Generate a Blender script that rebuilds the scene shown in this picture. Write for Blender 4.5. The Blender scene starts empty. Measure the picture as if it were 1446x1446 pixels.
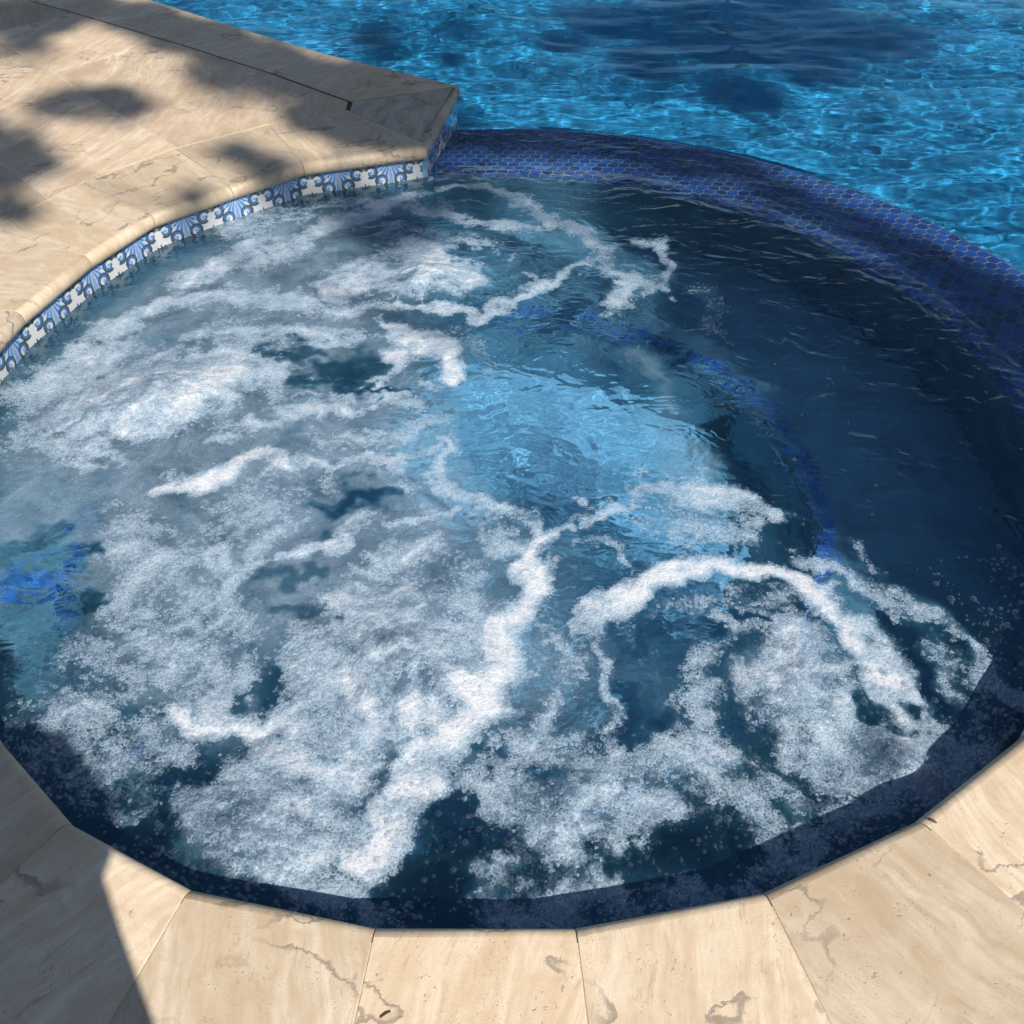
import bpy, bmesh, math, random
import numpy as np
from mathutils import Vector, Matrix
from mathutils.geometry import tessellate_polygon
R = math.radians
random.seed(7)
rng = np.random.default_rng(11)
sc = bpy.context.scene
col = sc.collection
FOAM=[(1.3, [(0.105, -0.465, 0.023), (0.065, -0.584, 0.032), (0.014, -0.703, 0.04), (-0.007, -0.795, 0.044), (-0.046, -0.89, 0.051), (-0.086, -0.994, 0.049), (-0.134, -1.083, 0.05), (-0.186, -1.153, 0.051), (-0.21, -1.224, 0.042)]), (0.95, [(0.105, -0.465, 0.023), (0.053, -0.39, 0.034), (-0.015, -0.357, 0.034), (-0.085, -0.314, 0.024), (-0.148, -0.278, 0.024), (-0.195, -0.235, 0.021), (-0.16, -0.16, 0.018)]), (0.85, [(-0.031, -0.421, 0.03), (-0.005, -0.488, 0.046), (0.044, -0.531, 0.035), (0.093, -0.509, 0.019)]), (0.62, [(-0.183, -0.399, 0.02), (-0.118, -0.351, 0.017), (-0.067, -0.326, 0.014)]), (0.8, [(0.105, -0.465, 0.02), (0.171, -0.403, 0.017), (0.258, -0.354, 0.021), (0.338, -0.322, 0.031), (0.435, -0.304, 0.035), (0.519, -0.32, 0.035), (0.581, -0.361, 0.038), (0.641, -0.402, 0.027)]), (0.6, [(0.184, -0.475, 0.02), (0.234, -0.464, 0.02), (0.279, -0.518, 0.016)]), (0.7, [(0.323, -0.394, 0.027), (0.423, -0.405, 0.04), (0.503, -0.427, 0.043), (0.583, -0.449, 0.033)]), (1.25, [(0.183, -0.748, 0.024), (0.205, -0.678, 0.031), (0.255, -0.618, 0.031), (0.315, -0.564, 0.029), (0.407, -0.53, 0.029), (0.519, -0.537, 0.029), (0.625, -0.568, 0.029), (0.694, -0.618, 0.035), (0.737, -0.696, 0.043), (0.766, -0.788, 0.041), (0.798, -0.866, 0.032), (0.817, -0.915, 0.02)]), (0.72, [(0.715, -0.525, 0.023), (0.785, -0.566, 0.029), (0.851, -0.617, 0.031), (0.911, -0.675, 0.031), (0.968, -0.713, 0.018)]), (0.8, [(0.966, -0.717, 0.015), (0.994, -0.768, 0.027), (1.012, -0.821, 0.029), (1.048, -0.881, 0.029), (1.088, -0.921, 0.028)]), (0.66, [(0.879, -0.733, 0.024), (0.916, -0.805, 0.035), (0.951, -0.873, 0.029)]), (0.9, [(0.194, -0.748, 0.024), (0.204, -0.828, 0.015), (0.222, -0.912, 0.02), (0.231, -0.991, 0.025), (0.236, -1.066, 0.029)]), (0.8, [(0.089, -0.74, 0.021), (0.125, -0.776, 0.03), (0.101, -0.88, 0.04), (0.064, -0.962, 0.041), (0.037, -1.038, 0.035)]), (0.8, [(-0.016, -1.082, 0.047), (0.05, -1.123, 0.047), (0.114, -1.157, 0.054), (0.177, -1.17, 0.053), (0.241, -1.163, 0.051), (0.302, -1.121, 0.044), (0.34, -1.135, 0.023)]), (0.75, [(-0.012, -1.242, 0.027), (0.025, -1.223, 0.022)]), (0.68, [(-0.003, -1.068, 0.04), (0.078, -1.008, 0.041), (0.171, -1.029, 0.046), (0.263, -1.051, 0.04), (0.349, -1.006, 0.041), (0.408, -1.064, 0.045), (0.415, -0.927, 0.042)]), (0.8, [(0.155, -1.095, 0.045), (0.245, -1.108, 0.039), (0.125, -1.196, 0.03)]), (0.66, [(0.415, -0.927, 0.042), (0.4, -0.827, 0.032), (0.46, -0.718, 0.036), (0.542, -0.679, 0.031)]), (0.62, [(0.406, -1.079, 0.034), (0.46, -1.147, 0.033), (0.484, -1.219, 0.022)]), (0.6, [(0.456, -1.092, 0.039), (0.526, -1.133, 0.034)]), (0.56, [(0.249, -0.701, 0.03), (0.345, -0.661, 0.031), (0.44, -0.641, 0.031), (0.549, -0.64, 0.034), (0.623, -0.659, 0.031)]), (0.78, [(0.562, -0.735, 0.045), (0.615, -0.772, 0.068), (0.658, -0.842, 0.072), (0.685, -0.908, 0.059), (0.614, -0.909, 0.056), (0.539, -0.86, 0.052)]), (0.8, [(0.648, -1.003, 0.049), (0.718, -0.995, 0.046), (0.777, -1.002, 0.046), (0.773, -1.061, 0.035)]), (0.66, [(0.553, -1.004, 0.046), (0.604, -1.077, 0.045), (0.676, -1.105, 0.039)]), (0.66, [(0.809, -0.94, 0.022), (0.843, -0.986, 0.027), (0.874, -1.016, 0.024)]), (0.72, [(-0.582, -1.128, 0.036), (-0.508, -1.168, 0.051), (-0.425, -1.207, 0.057), (-0.348, -1.219, 0.05), (-0.287, -1.206, 0.042)]), (0.7, [(-0.501, -1.086, 0.047), (-0.404, -1.113, 0.057), (-0.325, -1.126, 0.052), (-0.258, -1.14, 0.038)]), (0.74, [(-0.41, -1.012, 0.049), (-0.326, -1.026, 0.062), (-0.247, -1.01, 0.06), (-0.181, -0.995, 0.041)]), (0.86, [(-0.323, -0.85, 0.072), (-0.241, -0.815, 0.079), (-0.154, -0.796, 0.073), (-0.098, -0.742, 0.066)]), (0.85, [(-0.326, -0.933, 0.064), (-0.244, -0.916, 0.07), (-0.16, -0.916, 0.056)]), (0.72, [(-0.346, -0.687, 0.061), (-0.241, -0.667, 0.071), (-0.134, -0.646, 0.062), (-0.071, -0.685, 0.052)]), (0.7, [(-0.301, -0.545, 0.048), (-0.19, -0.523, 0.065), (-0.092, -0.543, 0.045)]), (0.72, [(-0.421, -0.781, 0.05), (-0.378, -0.868, 0.051)]), (0.95, [(-0.644, -0.92, 0.028), (-0.574, -0.948, 0.028), (-0.502, -0.957, 0.022), (-0.425, -0.926, 0.028), (-0.36, -0.893, 0.028)]), (1.1, [(-0.852, -0.322, 0.024), (-0.785, -0.282, 0.035), (-0.707, -0.24, 0.035), (-0.625, -0.208, 0.032), (-0.54, -0.186, 0.025)]), (0.8, [(-0.54, -0.186, 0.025), (-0.428, -0.216, 0.018), (-0.304, -0.21, 0.021), (-0.198, -0.182, 0.018)]), (0.74, [(-0.613, -0.548, 0.022), (-0.563, -0.516, 0.026), (-0.47, -0.493, 0.02), (-0.378, -0.45, 0.02), (-0.266, -0.407, 0.02), (-0.151, -0.368, 0.017)]), (0.8, [(-0.668, -0.484, 0.026), (-0.605, -0.548, 0.029), (-0.61, -0.611, 0.022)]), (0.63, [(-0.854, -0.463, 0.076), (-0.765, -0.55, 0.089), (-0.747, -0.672, 0.092), (-0.687, -0.783, 0.088), (-0.611, -0.853, 0.063)]), (0.58, [(-0.858, -0.803, 0.058), (-0.764, -0.871, 0.08), (-0.799, -0.937, 0.061), (-0.702, -0.984, 0.055), (-0.626, -1.014, 0.04)]), (0.66, [(-0.625, -0.67, 0.061), (-0.55, -0.8, 0.05), (-0.574, -0.886, 0.048), (-0.448, -0.95, 0.033)]), (0.5, [(-0.891, -0.954, 0.055), (-0.804, -1.045, 0.04), (-0.72, -1.059, 0.04)]), (0.55, [(-0.689, -0.393, 0.057), (-0.568, -0.319, 0.069), (-0.469, -0.294, 0.045), (-0.575, -0.461, 0.049)]), (0.98, [(-0.958, -0.043, 0.075), (-0.884, 0.032, 0.103), (-0.807, 0.111, 0.098), (-0.729, 0.16, 0.067)]), (0.88, [(-1.132, -0.03, 0.094), (-1.075, 0.03, 0.107), (-1.026, 0.124, 0.11), (-0.945, 0.19, 0.1)]), (0.8, [(-1.231, -0.117, 0.073), (-1.13, -0.144, 0.073), (-1.03, -0.17, 0.054)]), (0.78, [(-0.78, 0.259, 0.081), (-0.666, 0.193, 0.08), (-0.596, 0.082, 0.05)]), (0.74, [(-1.296, 0.058, 0.077), (-1.222, 0.121, 0.078), (-1.146, 0.255, 0.081)]), (0.86, [(-1.209, 0.324, 0.05), (-1.117, 0.434, 0.047), (-1.031, 0.512, 0.043), (-0.89, 0.562, 0.044), (-0.731, 0.536, 0.048), (-0.575, 0.518, 0.043), (-0.379, 0.513, 0.03), (-0.247, 0.492, 0.03), (-0.117, 0.486, 0.03)]), (0.7, [(-0.866, 0.364, 0.063), (-0.699, 0.366, 0.054), (-0.552, 0.368, 0.054), (-0.443, 0.333, 0.042)]), (0.66, [(-1.319, 0.12, 0.059), (-1.247, 0.253, 0.049)]), (0.92, [(-0.535, 0.619, 0.053), (-0.444, 0.704, 0.077), (-0.33, 0.706, 0.105), (-0.194, 0.708, 0.105), (-0.112, 0.646, 0.063)]), (0.85, [(-0.365, 0.838, 0.061), (-0.247, 0.817, 0.07), (-0.15, 0.752, 0.06)]), (0.86, [(-0.835, 0.72, 0.046), (-0.721, 0.856, 0.066), (-0.598, 0.99, 0.063), (-0.487, 1.076, 0.054), (-0.367, 1.124, 0.045)]), (0.7, [(-1.041, 0.633, 0.054), (-0.954, 0.74, 0.06), (-0.862, 0.854, 0.071), (-0.785, 0.949, 0.058)]), (0.6, [(-0.94, 0.995, 0.073), (-0.738, 1.098, 0.075), (-0.549, 1.179, 0.051)]), (1.3, [(-0.358, 0.414, 0.025), (-0.336, 0.342, 0.042), (-0.275, 0.307, 0.049), (-0.208, 0.301, 0.054), (-0.164, 0.25, 0.037), (-0.154, 0.167, 0.024)]), (1.05, [(-0.308, 0.224, 0.036), (-0.36, 0.148, 0.028), (-0.39, 0.093, 0.019)]), (0.9, [(-0.241, 0.133, 0.028), (-0.19, 0.118, 0.024)]), (0.9, [(-0.375, 0.023, 0.019), (-0.459, 0.007, 0.027), (-0.55, -0.018, 0.034), (-0.639, -0.048, 0.034)]), (0.6, [(-0.74, -0.098, 0.037), (-0.652, -0.077, 0.033)]), (0.78, [(-0.265, 1.298, 0.021), (-0.149, 1.299, 0.031), (-0.044, 1.257, 0.036), (0.072, 1.178, 0.041), (0.183, 1.087, 0.045), (0.264, 0.964, 0.044), (0.316, 0.834, 0.042), (0.287, 0.745, 0.032)]), (0.9, [(0.3, 0.771, 0.032), (0.194, 0.7, 0.027), (0.102, 0.64, 0.027), (0.024, 0.566, 0.026), (-0.041, 0.494, 0.026), (-0.093, 0.429, 0.026)]), (0.66, [(-0.328, 1.263, 0.036), (-0.372, 1.182, 0.046), (-0.239, 1.08, 0.04), (-0.064, 1.018, 0.039), (0.107, 0.986, 0.034)]), (0.66, [(-0.376, 0.955, 0.048), (-0.229, 0.909, 0.048), (-0.085, 0.888, 0.043)]), (0.6, [(-0.037, 0.866, 0.033), (0.046, 0.711, 0.032), (0.102, 0.649, 0.022)]), (0.85, [(0.312, 0.771, 0.028), (0.377, 0.716, 0.041), (0.452, 0.662, 0.045), (0.364, 0.551, 0.026), (0.327, 0.491, 0.026)]), (0.7, [(0.439, 0.896, 0.029), (0.513, 0.92, 0.029), (0.526, 0.783, 0.019), (0.507, 0.654, 0.023), (0.559, 0.622, 0.011)]), (0.42, [(0.642, 0.656, 0.027), (0.641, 0.496, 0.035), (0.645, 0.383, 0.021)]), (0.42, [(0.326, -0.155, 0.018), (0.328, -0.234, 0.021), (0.304, -0.31, 0.017)]), (0.45, [(0.826, -0.469, 0.017), (0.864, -0.512, 0.02), (0.884, -0.555, 0.013)]), (0.45, [(-0.154, 0.373, 0.042), (-0.047, 0.268, 0.041), (-0.025, 0.168, 0.028)]), (0.55, [(-0.526, 0.067, 0.031), (-0.294, 0.07, 0.039), (-0.208, -0.049, 0.045), (-0.277, -0.106, 0.04), (-0.425, -0.108, 0.048)]), (0.7, [(-0.26, -0.291, 0.035), (-0.33, -0.292, 0.024), (-0.187, -0.34, 0.024)]), (0.5, [(-0.171, -0.048, 0.034), (-0.126, -0.187, 0.022)]), (0.8, [(-0.023, -1.291, 0.031), (0.049, -1.302, 0.036), (0.145, -1.295, 0.041), (0.243, -1.279, 0.036), (0.342, -1.264, 0.032), (0.442, -1.245, 0.025)]), (0.5, [(0.904, -0.84, 0.029), (0.976, -0.922, 0.034), (0.934, -1.001, 0.022)]), (0.8, [(-0.489, -1.252, 0.024), (-0.387, -1.275, 0.029), (-0.3, -1.287, 0.034), (-0.214, -1.304, 0.031), (-0.165, -1.315, 0.017)]), (0.74, [(0.497, -1.219, 0.027), (0.607, -1.173, 0.033), (0.707, -1.132, 0.031), (0.833, -1.061, 0.032), (0.953, -0.985, 0.03)]), (0.5, [(-0.79, -1.088, 0.026), (-0.694, -1.143, 0.02), (-0.631, -1.183, 0.018)])]
MILK=[(0.8, [(-0.911, 0.062, 0.289), (-0.78, 0.259, 0.203), (-0.615, 0.367, 0.126)]), (0.6, [(-1.296, 0.058, 0.173), (-1.184, 0.187, 0.159)]), (0.7, [(-0.526, 0.64, 0.134), (-0.26, 0.686, 0.181), (-0.123, 0.646, 0.09)]), (0.6, [(-1.118, 0.511, 0.13), (-0.949, 0.719, 0.137), (-0.713, 0.95, 0.144), (-0.44, 1.103, 0.124)]), (0.5, [(-0.291, 1.105, 0.1), (0.009, 1.059, 0.099), (0.201, 0.916, 0.096)]), (0.6, [(-0.98, -0.274, 0.157), (-0.724, -0.246, 0.123), (-0.521, -0.191, 0.108), (-0.309, -0.162, 0.09)]), (0.75, [(-0.764, -0.612, 0.188), (-0.682, -0.801, 0.161), (-0.525, -0.919, 0.112)]), (0.8, [(-0.278, -0.743, 0.165), (-0.205, -0.883, 0.156), (-0.301, -1.011, 0.108), (-0.394, -1.099, 0.091)]), (0.6, [(-0.465, -1.194, 0.125), (-0.314, -1.193, 0.088)]), (0.75, [(0.6, -0.842, 0.13), (0.655, -0.972, 0.124), (0.704, -1.047, 0.08)]), (0.5, [(0.204, -1.136, 0.116), (0.376, -1.005, 0.109)]), (0.55, [(0.022, -0.83, 0.087), (-0.004, -1.008, 0.081)]), (0.55, [(-0.542, -0.46, 0.148), (-0.241, -0.502, 0.098)]), (0.5, [(-0.858, -0.889, 0.113), (-0.831, -1.045, 0.08)]), (0.55, [(-0.306, 0.198, 0.14), (-0.399, -0.022, 0.132), (-0.172, -0.019, 0.075)]), (0.35, [(0.395, -0.495, 0.131), (0.6, -0.536, 0.097)]), (0.62, [(0.377, 0.206, 0.08), (0.448, -0.041, 0.105), (0.452, -0.309, 0.097)])]  # aerated water, but the last stroke stands in for shade on the floor
CLEAR=[(1, [(-0.02, -0.104, 0.085), (0.09, -0.157, 0.116), (0.199, -0.156, 0.109), (0.122, -0.312, 0.08), (0.103, -0.396, 0.024)]), (1, [(-0.023, 0.073, 0.058), (0.135, 0.17, 0.08), (0.287, 0.077, 0.097)]), (1, [(-0.392, -0.371, 0.037), (-0.342, -0.337, 0.045), (-0.291, -0.329, 0.024)]), (1, [(-1.1, -0.553, 0.041), (-1.028, -0.531, 0.051), (-0.953, -0.513, 0.039)]), (0.9, [(-1.053, -0.674, 0.046), (-0.953, -0.654, 0.04), (-0.895, -0.643, 0.028)]), (0.8, [(-1.007, -0.795, 0.05), (-0.973, -0.768, 0.036)]), (0.45, [(-0.56, -0.573, 0.019), (-0.491, -0.56, 0.026), (-0.426, -0.563, 0.019)]), (0.45, [(-0.517, -0.852, 0.02), (-0.49, -0.843, 0.029), (-0.458, -0.86, 0.017)]), (0.45, [(-0.491, -0.689, 0.024), (-0.434, -0.707, 0.027), (-0.388, -0.707, 0.018)]), (0.6, [(-0.644, 0.296, 0.041), (-0.559, 0.279, 0.033)]), (0.7, [(-0.541, 0.162, 0.04), (-0.426, 0.196, 0.048), (-0.455, 0.115, 0.035)]), (0.8, [(-0.149, -1.289, 0.026), (-0.108, -1.282, 0.034), (-0.048, -1.261, 0.027)]), (0.55, [(-0.076, -1.191, 0.018), (-0.06, -1.117, 0.013)]), (0.8, [(0.293, -0.719, 0.03), (0.343, -0.681, 0.037), (0.384, -0.718, 0.033)]), (0.8, [(0.252, -0.862, 0.026), (0.29, -0.912, 0.039), (0.269, -0.991, 0.033)]), (0.45, [(-0.017, -1.016, 0.019), (0.017, -1.038, 0.019)]), (0.9, [(0.245, -1.252, 0.037), (0.322, -1.227, 0.042), (0.397, -1.22, 0.037)]), (0.8, [(0.848, -0.733, 0.021), (0.861, -0.84, 0.032), (0.869, -0.907, 0.02)]), (0.9, [(0.756, -0.932, 0.014), (0.77, -0.956, 0.019)]), (1, [(-0.167, 1.133, 0.035), (-0.041, 1.109, 0.04), (0.059, 1.085, 0.025)]), (0.9, [(-0.13, 0.819, 0.028), (0.105, 0.868, 0.038), (0.198, 0.823, 0.037), (0.126, 0.756, 0.028), (-0.057, 0.731, 0.028)]), (0.8, [(0.496, -0.679, 0.021), (0.535, -0.717, 0.015)]), (0.8, [(-0.455, 0.115, 0.02), (-0.295, 0.085, 0.012)]), (0.9, [(-0.766, -1.157, 0.018), (-0.636, -1.209, 0.022), (-0.569, -1.227, 0.015)])]
BOILS=[(-0.903, 0.032, 0.045, 0.16), (-0.259, 0.665, 0.045, 0.13), (0.613, -0.851, 0.05, 0.13), (0.755, -1.032, 0.045, 0.07), (-0.454, -1.188, 0.04, 0.13), (-0.211, -0.815, 0.04, 0.16), (-1.056, -0.029, 0.02, 0.12), (0.191, -1.136, 0.012, 0.2), (-0.58, 0.858, 0.02, 0.1)]
SHADE=[(-2.3, 2.692, 0.22), (-2.152, 2.647, 0.16), (-2.056, 2.847, 0.2), (-1.713, 2.705, 0.2), (-1.457, 2.477, 0.2), (-1.199, 2.307, 0.2), (-0.977, 2.107, 0.2), (-0.811, 1.994, 0.2), (-0.599, 1.924, 0.22), (-0.44, 1.749, 0.22), (-0.327, 1.717, 0.22), (-0.471, 1.518, 0.16), (-0.337, 1.489, 0.14), (-0.599, 1.484, 0.1), (-0.737, 1.609, 0.12), (-1.772, 1.286, 0.13), (-1.665, 1.203, 0.09), (-1.743, 1.147, 0.12), (-1.564, 1.797, 0.07), (-1.464, 1.696, 0.06), (-1.579, 0.847, 0.05), (-0.227, 1.931, 0.15), (0.924, 3.474, 0.3), (1.224, 3.28, 0.35), (1.522, 3.191, 0.35), (1.812, 3.104, 0.35), (2.141, 3.204, 0.35), (2.451, 3.21, 0.3), (0.634, 3.173, 0.15), (1.079, 2.826, 0.2), (1.54, 2.517, 0.2), (1.527, 3.7, 0.3), (2.084, 3.713, 0.3), (1.985, 2.844, 0.25), (0.012, 1.679, 0.14), (0.237, 1.651, 0.14), (0.486, 1.592, 0.14), (0.722, 1.475, 0.14), (0.935, 1.449, 0.12), (1.096, 1.174, 0.11), (1.295, 0.953, 0.11), (1.452, 0.751, 0.12), (1.589, 0.546, 0.13), (1.665, 0.396, 0.2), (0.72, 1.017, 0.14), (0.901, 0.923, 0.16), (1.048, 0.702, 0.18), (1.181, 0.502, 0.2), (1.323, 0.32, 0.2), (0.889, 0.576, 0.16), (1.004, 0.387, 0.14), (1.161, 0.182, 0.2), (1.342, 0.058, 0.24), (1.514, 0.0, 0.26), (1.173, -0.118, 0.16), (1.268, -0.275, 0.2), (1.354, -0.418, 0.25), (1.166, -0.373, 0.1), (1.247, -0.53, 0.12), (1.281, -0.653, 0.12), (0.539, 1.218, 0.1), (0.738, 0.313, 0.08)]

# ---------------------------------------------------------------- settings
sc.render.engine = 'CYCLES'
cy = sc.cycles
cy.use_denoising = True
cy.max_bounces = 8
cy.use_adaptive_sampling = True
cy.adaptive_threshold = .02
cy.diffuse_bounces = 2
cy.glossy_bounces = 4
cy.transmission_bounces = 6
cy.transparent_max_bounces = 12
cy.sample_clamp_indirect = 4.0
cy.sample_clamp_direct = 30.0
cy.blur_glossy = 0.0
cy.caustics_reflective = False
cy.caustics_refractive = True
sc.view_settings.view_transform = 'Standard'
sc.view_settings.look = 'None'
sc.view_settings.exposure = 0.50
sc.view_settings.gamma = 1.0

WL = -0.124        # spa water level (coping top is z = 0)
PL = -0.150        # pool water level
SUN_EL = R(46.0)
SUN_H = Vector((0.54, -0.84)).normalized()
SUN = Vector((SUN_H.x*math.cos(SUN_EL), SUN_H.y*math.cos(SUN_EL), math.sin(SUN_EL)))

# ---------------------------------------------------------------- helpers
def link(o):
    col.objects.link(o); return o

def tag(o, label=None, cat=None, group=None, kind=None):
    if label: o['label'] = label
    if cat: o['category'] = cat
    if group: o['group'] = group
    if kind: o['kind'] = kind
    return o

def empty(name, loc=(0, 0, 0)):
    o = bpy.data.objects.new(name, None); o.location = loc; o.empty_display_size = .1
    return link(o)

def mesh_obj(name, verts, faces, mat, parent=None, smooth=False, loc=None, rotz=0.0):
    """verts in world space; when loc is given the object's own origin is put there"""
    me = bpy.data.meshes.new(name)
    v = np.asarray(verts, dtype=np.float64)
    if loc is not None:
        v = v - np.asarray(loc)
        c, s = math.cos(-rotz), math.sin(-rotz)
        v = np.stack([v[:, 0]*c - v[:, 1]*s, v[:, 0]*s + v[:, 1]*c, v[:, 2]], 1)
    if isinstance(faces, np.ndarray):
        n = faces.shape[1]
        me.vertices.add(len(v)); me.vertices.foreach_set('co', v.astype(np.float32).ravel())
        me.loops.add(faces.size); me.loops.foreach_set('vertex_index', faces.astype(np.int32).ravel())
        me.polygons.add(len(faces)); me.polygons.foreach_set('loop_start', np.arange(0, faces.size, n, dtype=np.int32))
        me.update(calc_edges=True)
    else:
        me.from_pydata([tuple(x) for x in v], [], faces)
    me.validate()
    if smooth: me.polygons.foreach_set('use_smooth', [True]*len(me.polygons))
    if mat: me.materials.append(mat)
    me.update()
    o = bpy.data.objects.new(name, me)
    if loc is not None: o.location = loc; o.rotation_euler.z = rotz
    if parent: o.parent = parent
    return link(o)

def fix_normals(o):
    bm = bmesh.new(); bm.from_mesh(o.data); bmesh.ops.recalc_face_normals(bm, faces=bm.faces); bm.to_mesh(o.data); bm.free()

def pol(r, a):
    return (r*math.cos(R(a)), r*math.sin(R(a)))

# ---------------------------------------------------------------- numpy noise
def _h(ix, iy, seed):
    n = (ix.astype(np.int64)*374761393 + iy.astype(np.int64)*668265263 + seed*2147483647) & 0xffffffff
    n = ((n ^ (n >> 13))*1274126177) & 0xffffffff
    n = (n ^ (n >> 16))
    return n & 0xffff

def noise(x, y, seed=0):
    """gradient noise, about -1..1"""
    x0 = np.floor(x); y0 = np.floor(y); fx = x-x0; fy = y-y0
    u = fx*fx*fx*(fx*(fx*6-15)+10); v = fy*fy*fy*(fy*(fy*6-15)+10)
    def g(ix, iy, dx, dy):
        a = _h(ix, iy, seed)*(2*np.pi/65536.0)
        return np.cos(a)*dx + np.sin(a)*dy
    n00 = g(x0, y0, fx, fy); n10 = g(x0+1, y0, fx-1, fy); n01 = g(x0, y0+1, fx, fy-1); n11 = g(x0+1, y0+1, fx-1, fy-1)
    return 1.5*((n00*(1-u)+n10*u)*(1-v) + (n01*(1-u)+n11*u)*v)

def fbm(x, y, octv=4, seed=0, gain=.5):
    s = 0; a = 1
    for k in range(octv):
        s = s + a*noise(x*2**k, y*2**k, seed+17*k); a *= gain
    return s

def ridged(x, y, seed=0):
    return 1-np.abs(noise(x, y, seed))*2

def sstep(a, b, x):
    t = np.clip((x-a)/(b-a), 0, 1); return t*t*(3-2*t)

# ---------------------------------------------------------------- node helpers
class NT:
    def __init__(s, name):
        s.m = bpy.data.materials.new(name); s.m.use_nodes = True
        s.t = s.m.node_tree; s.t.nodes.clear()
        s.out = s.t.nodes.new('ShaderNodeOutputMaterial')
    def n(s, typ, **kw):
        nd = s.t.nodes.new('ShaderNode'+typ)
        ins = kw.pop('ins', {})
        for k, v in kw.items(): setattr(nd, k, v)
        for k, v in ins.items(): s.set(nd, k, v)
        return nd
    def set(s, nd, k, v):
        sock = nd.inputs[k]
        if isinstance(v, bpy.types.NodeSocket): s.t.links.new(v, sock)
        elif isinstance(v, bpy.types.Node): s.t.links.new(v.outputs[0], sock)
        else:
            if hasattr(sock.default_value, '__len__') and hasattr(v, '__len__') and len(sock.default_value) == 4 and len(v) == 3: v = (*v, 1)
            sock.default_value = v
    def math(s, op, a, b=0.0, c=None, clamp=False):
        nd = s.n('Math', operation=op, use_clamp=clamp); s.set(nd, 0, a); s.set(nd, 1, b)
        if c is not None: s.set(nd, 2, c)
        return nd.outputs[0]
    def mix(s, f, a, b, blend='MIX'):
        nd = s.n('Mix', data_type='RGBA', blend_type=blend); s.set(nd, 0, f); s.set(nd, 6, a); s.set(nd, 7, b); return nd.outputs[2]
    def ramp(s, f, pts, interp='LINEAR'):
        nd = s.n('ValToRGB'); s.set(nd, 0, f); nd.color_ramp.interpolation = interp
        el = nd.color_ramp.elements
        while len(el) < len(pts): el.new(.5)
        for e, (p, c) in zip(el, pts):
            e.position = p; e.color = (c, c, c, 1) if not hasattr(c, '__len__') else (*c[:3], 1)
        return nd.outputs[0]
    def sstep(s, x, a, b):
        nd = s.n('MapRange', interpolation_type='SMOOTHSTEP'); s.set(nd, 0, x); s.set(nd, 1, a); s.set(nd, 2, b); return nd.outputs[0]
    def mapr(s, x, a, b, c, d):
        nd = s.n('MapRange'); s.set(nd, 0, x); s.set(nd, 1, a); s.set(nd, 2, b); s.set(nd, 3, c); s.set(nd, 4, d); return nd.outputs[0]
    def noise(s, vec, scale, detail=4, rough=.5, dist=0.0, out=0):
        nd = s.n('TexNoise', ins={'Vector': vec, 'Scale': scale, 'Detail': detail, 'Roughness': rough, 'Distortion': dist}); return nd.outputs[out]
    def done(s, shader):
        s.t.links.new(shader if isinstance(shader, bpy.types.NodeSocket) else shader.outputs[0], s.out.inputs[0]); return s.m

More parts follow.
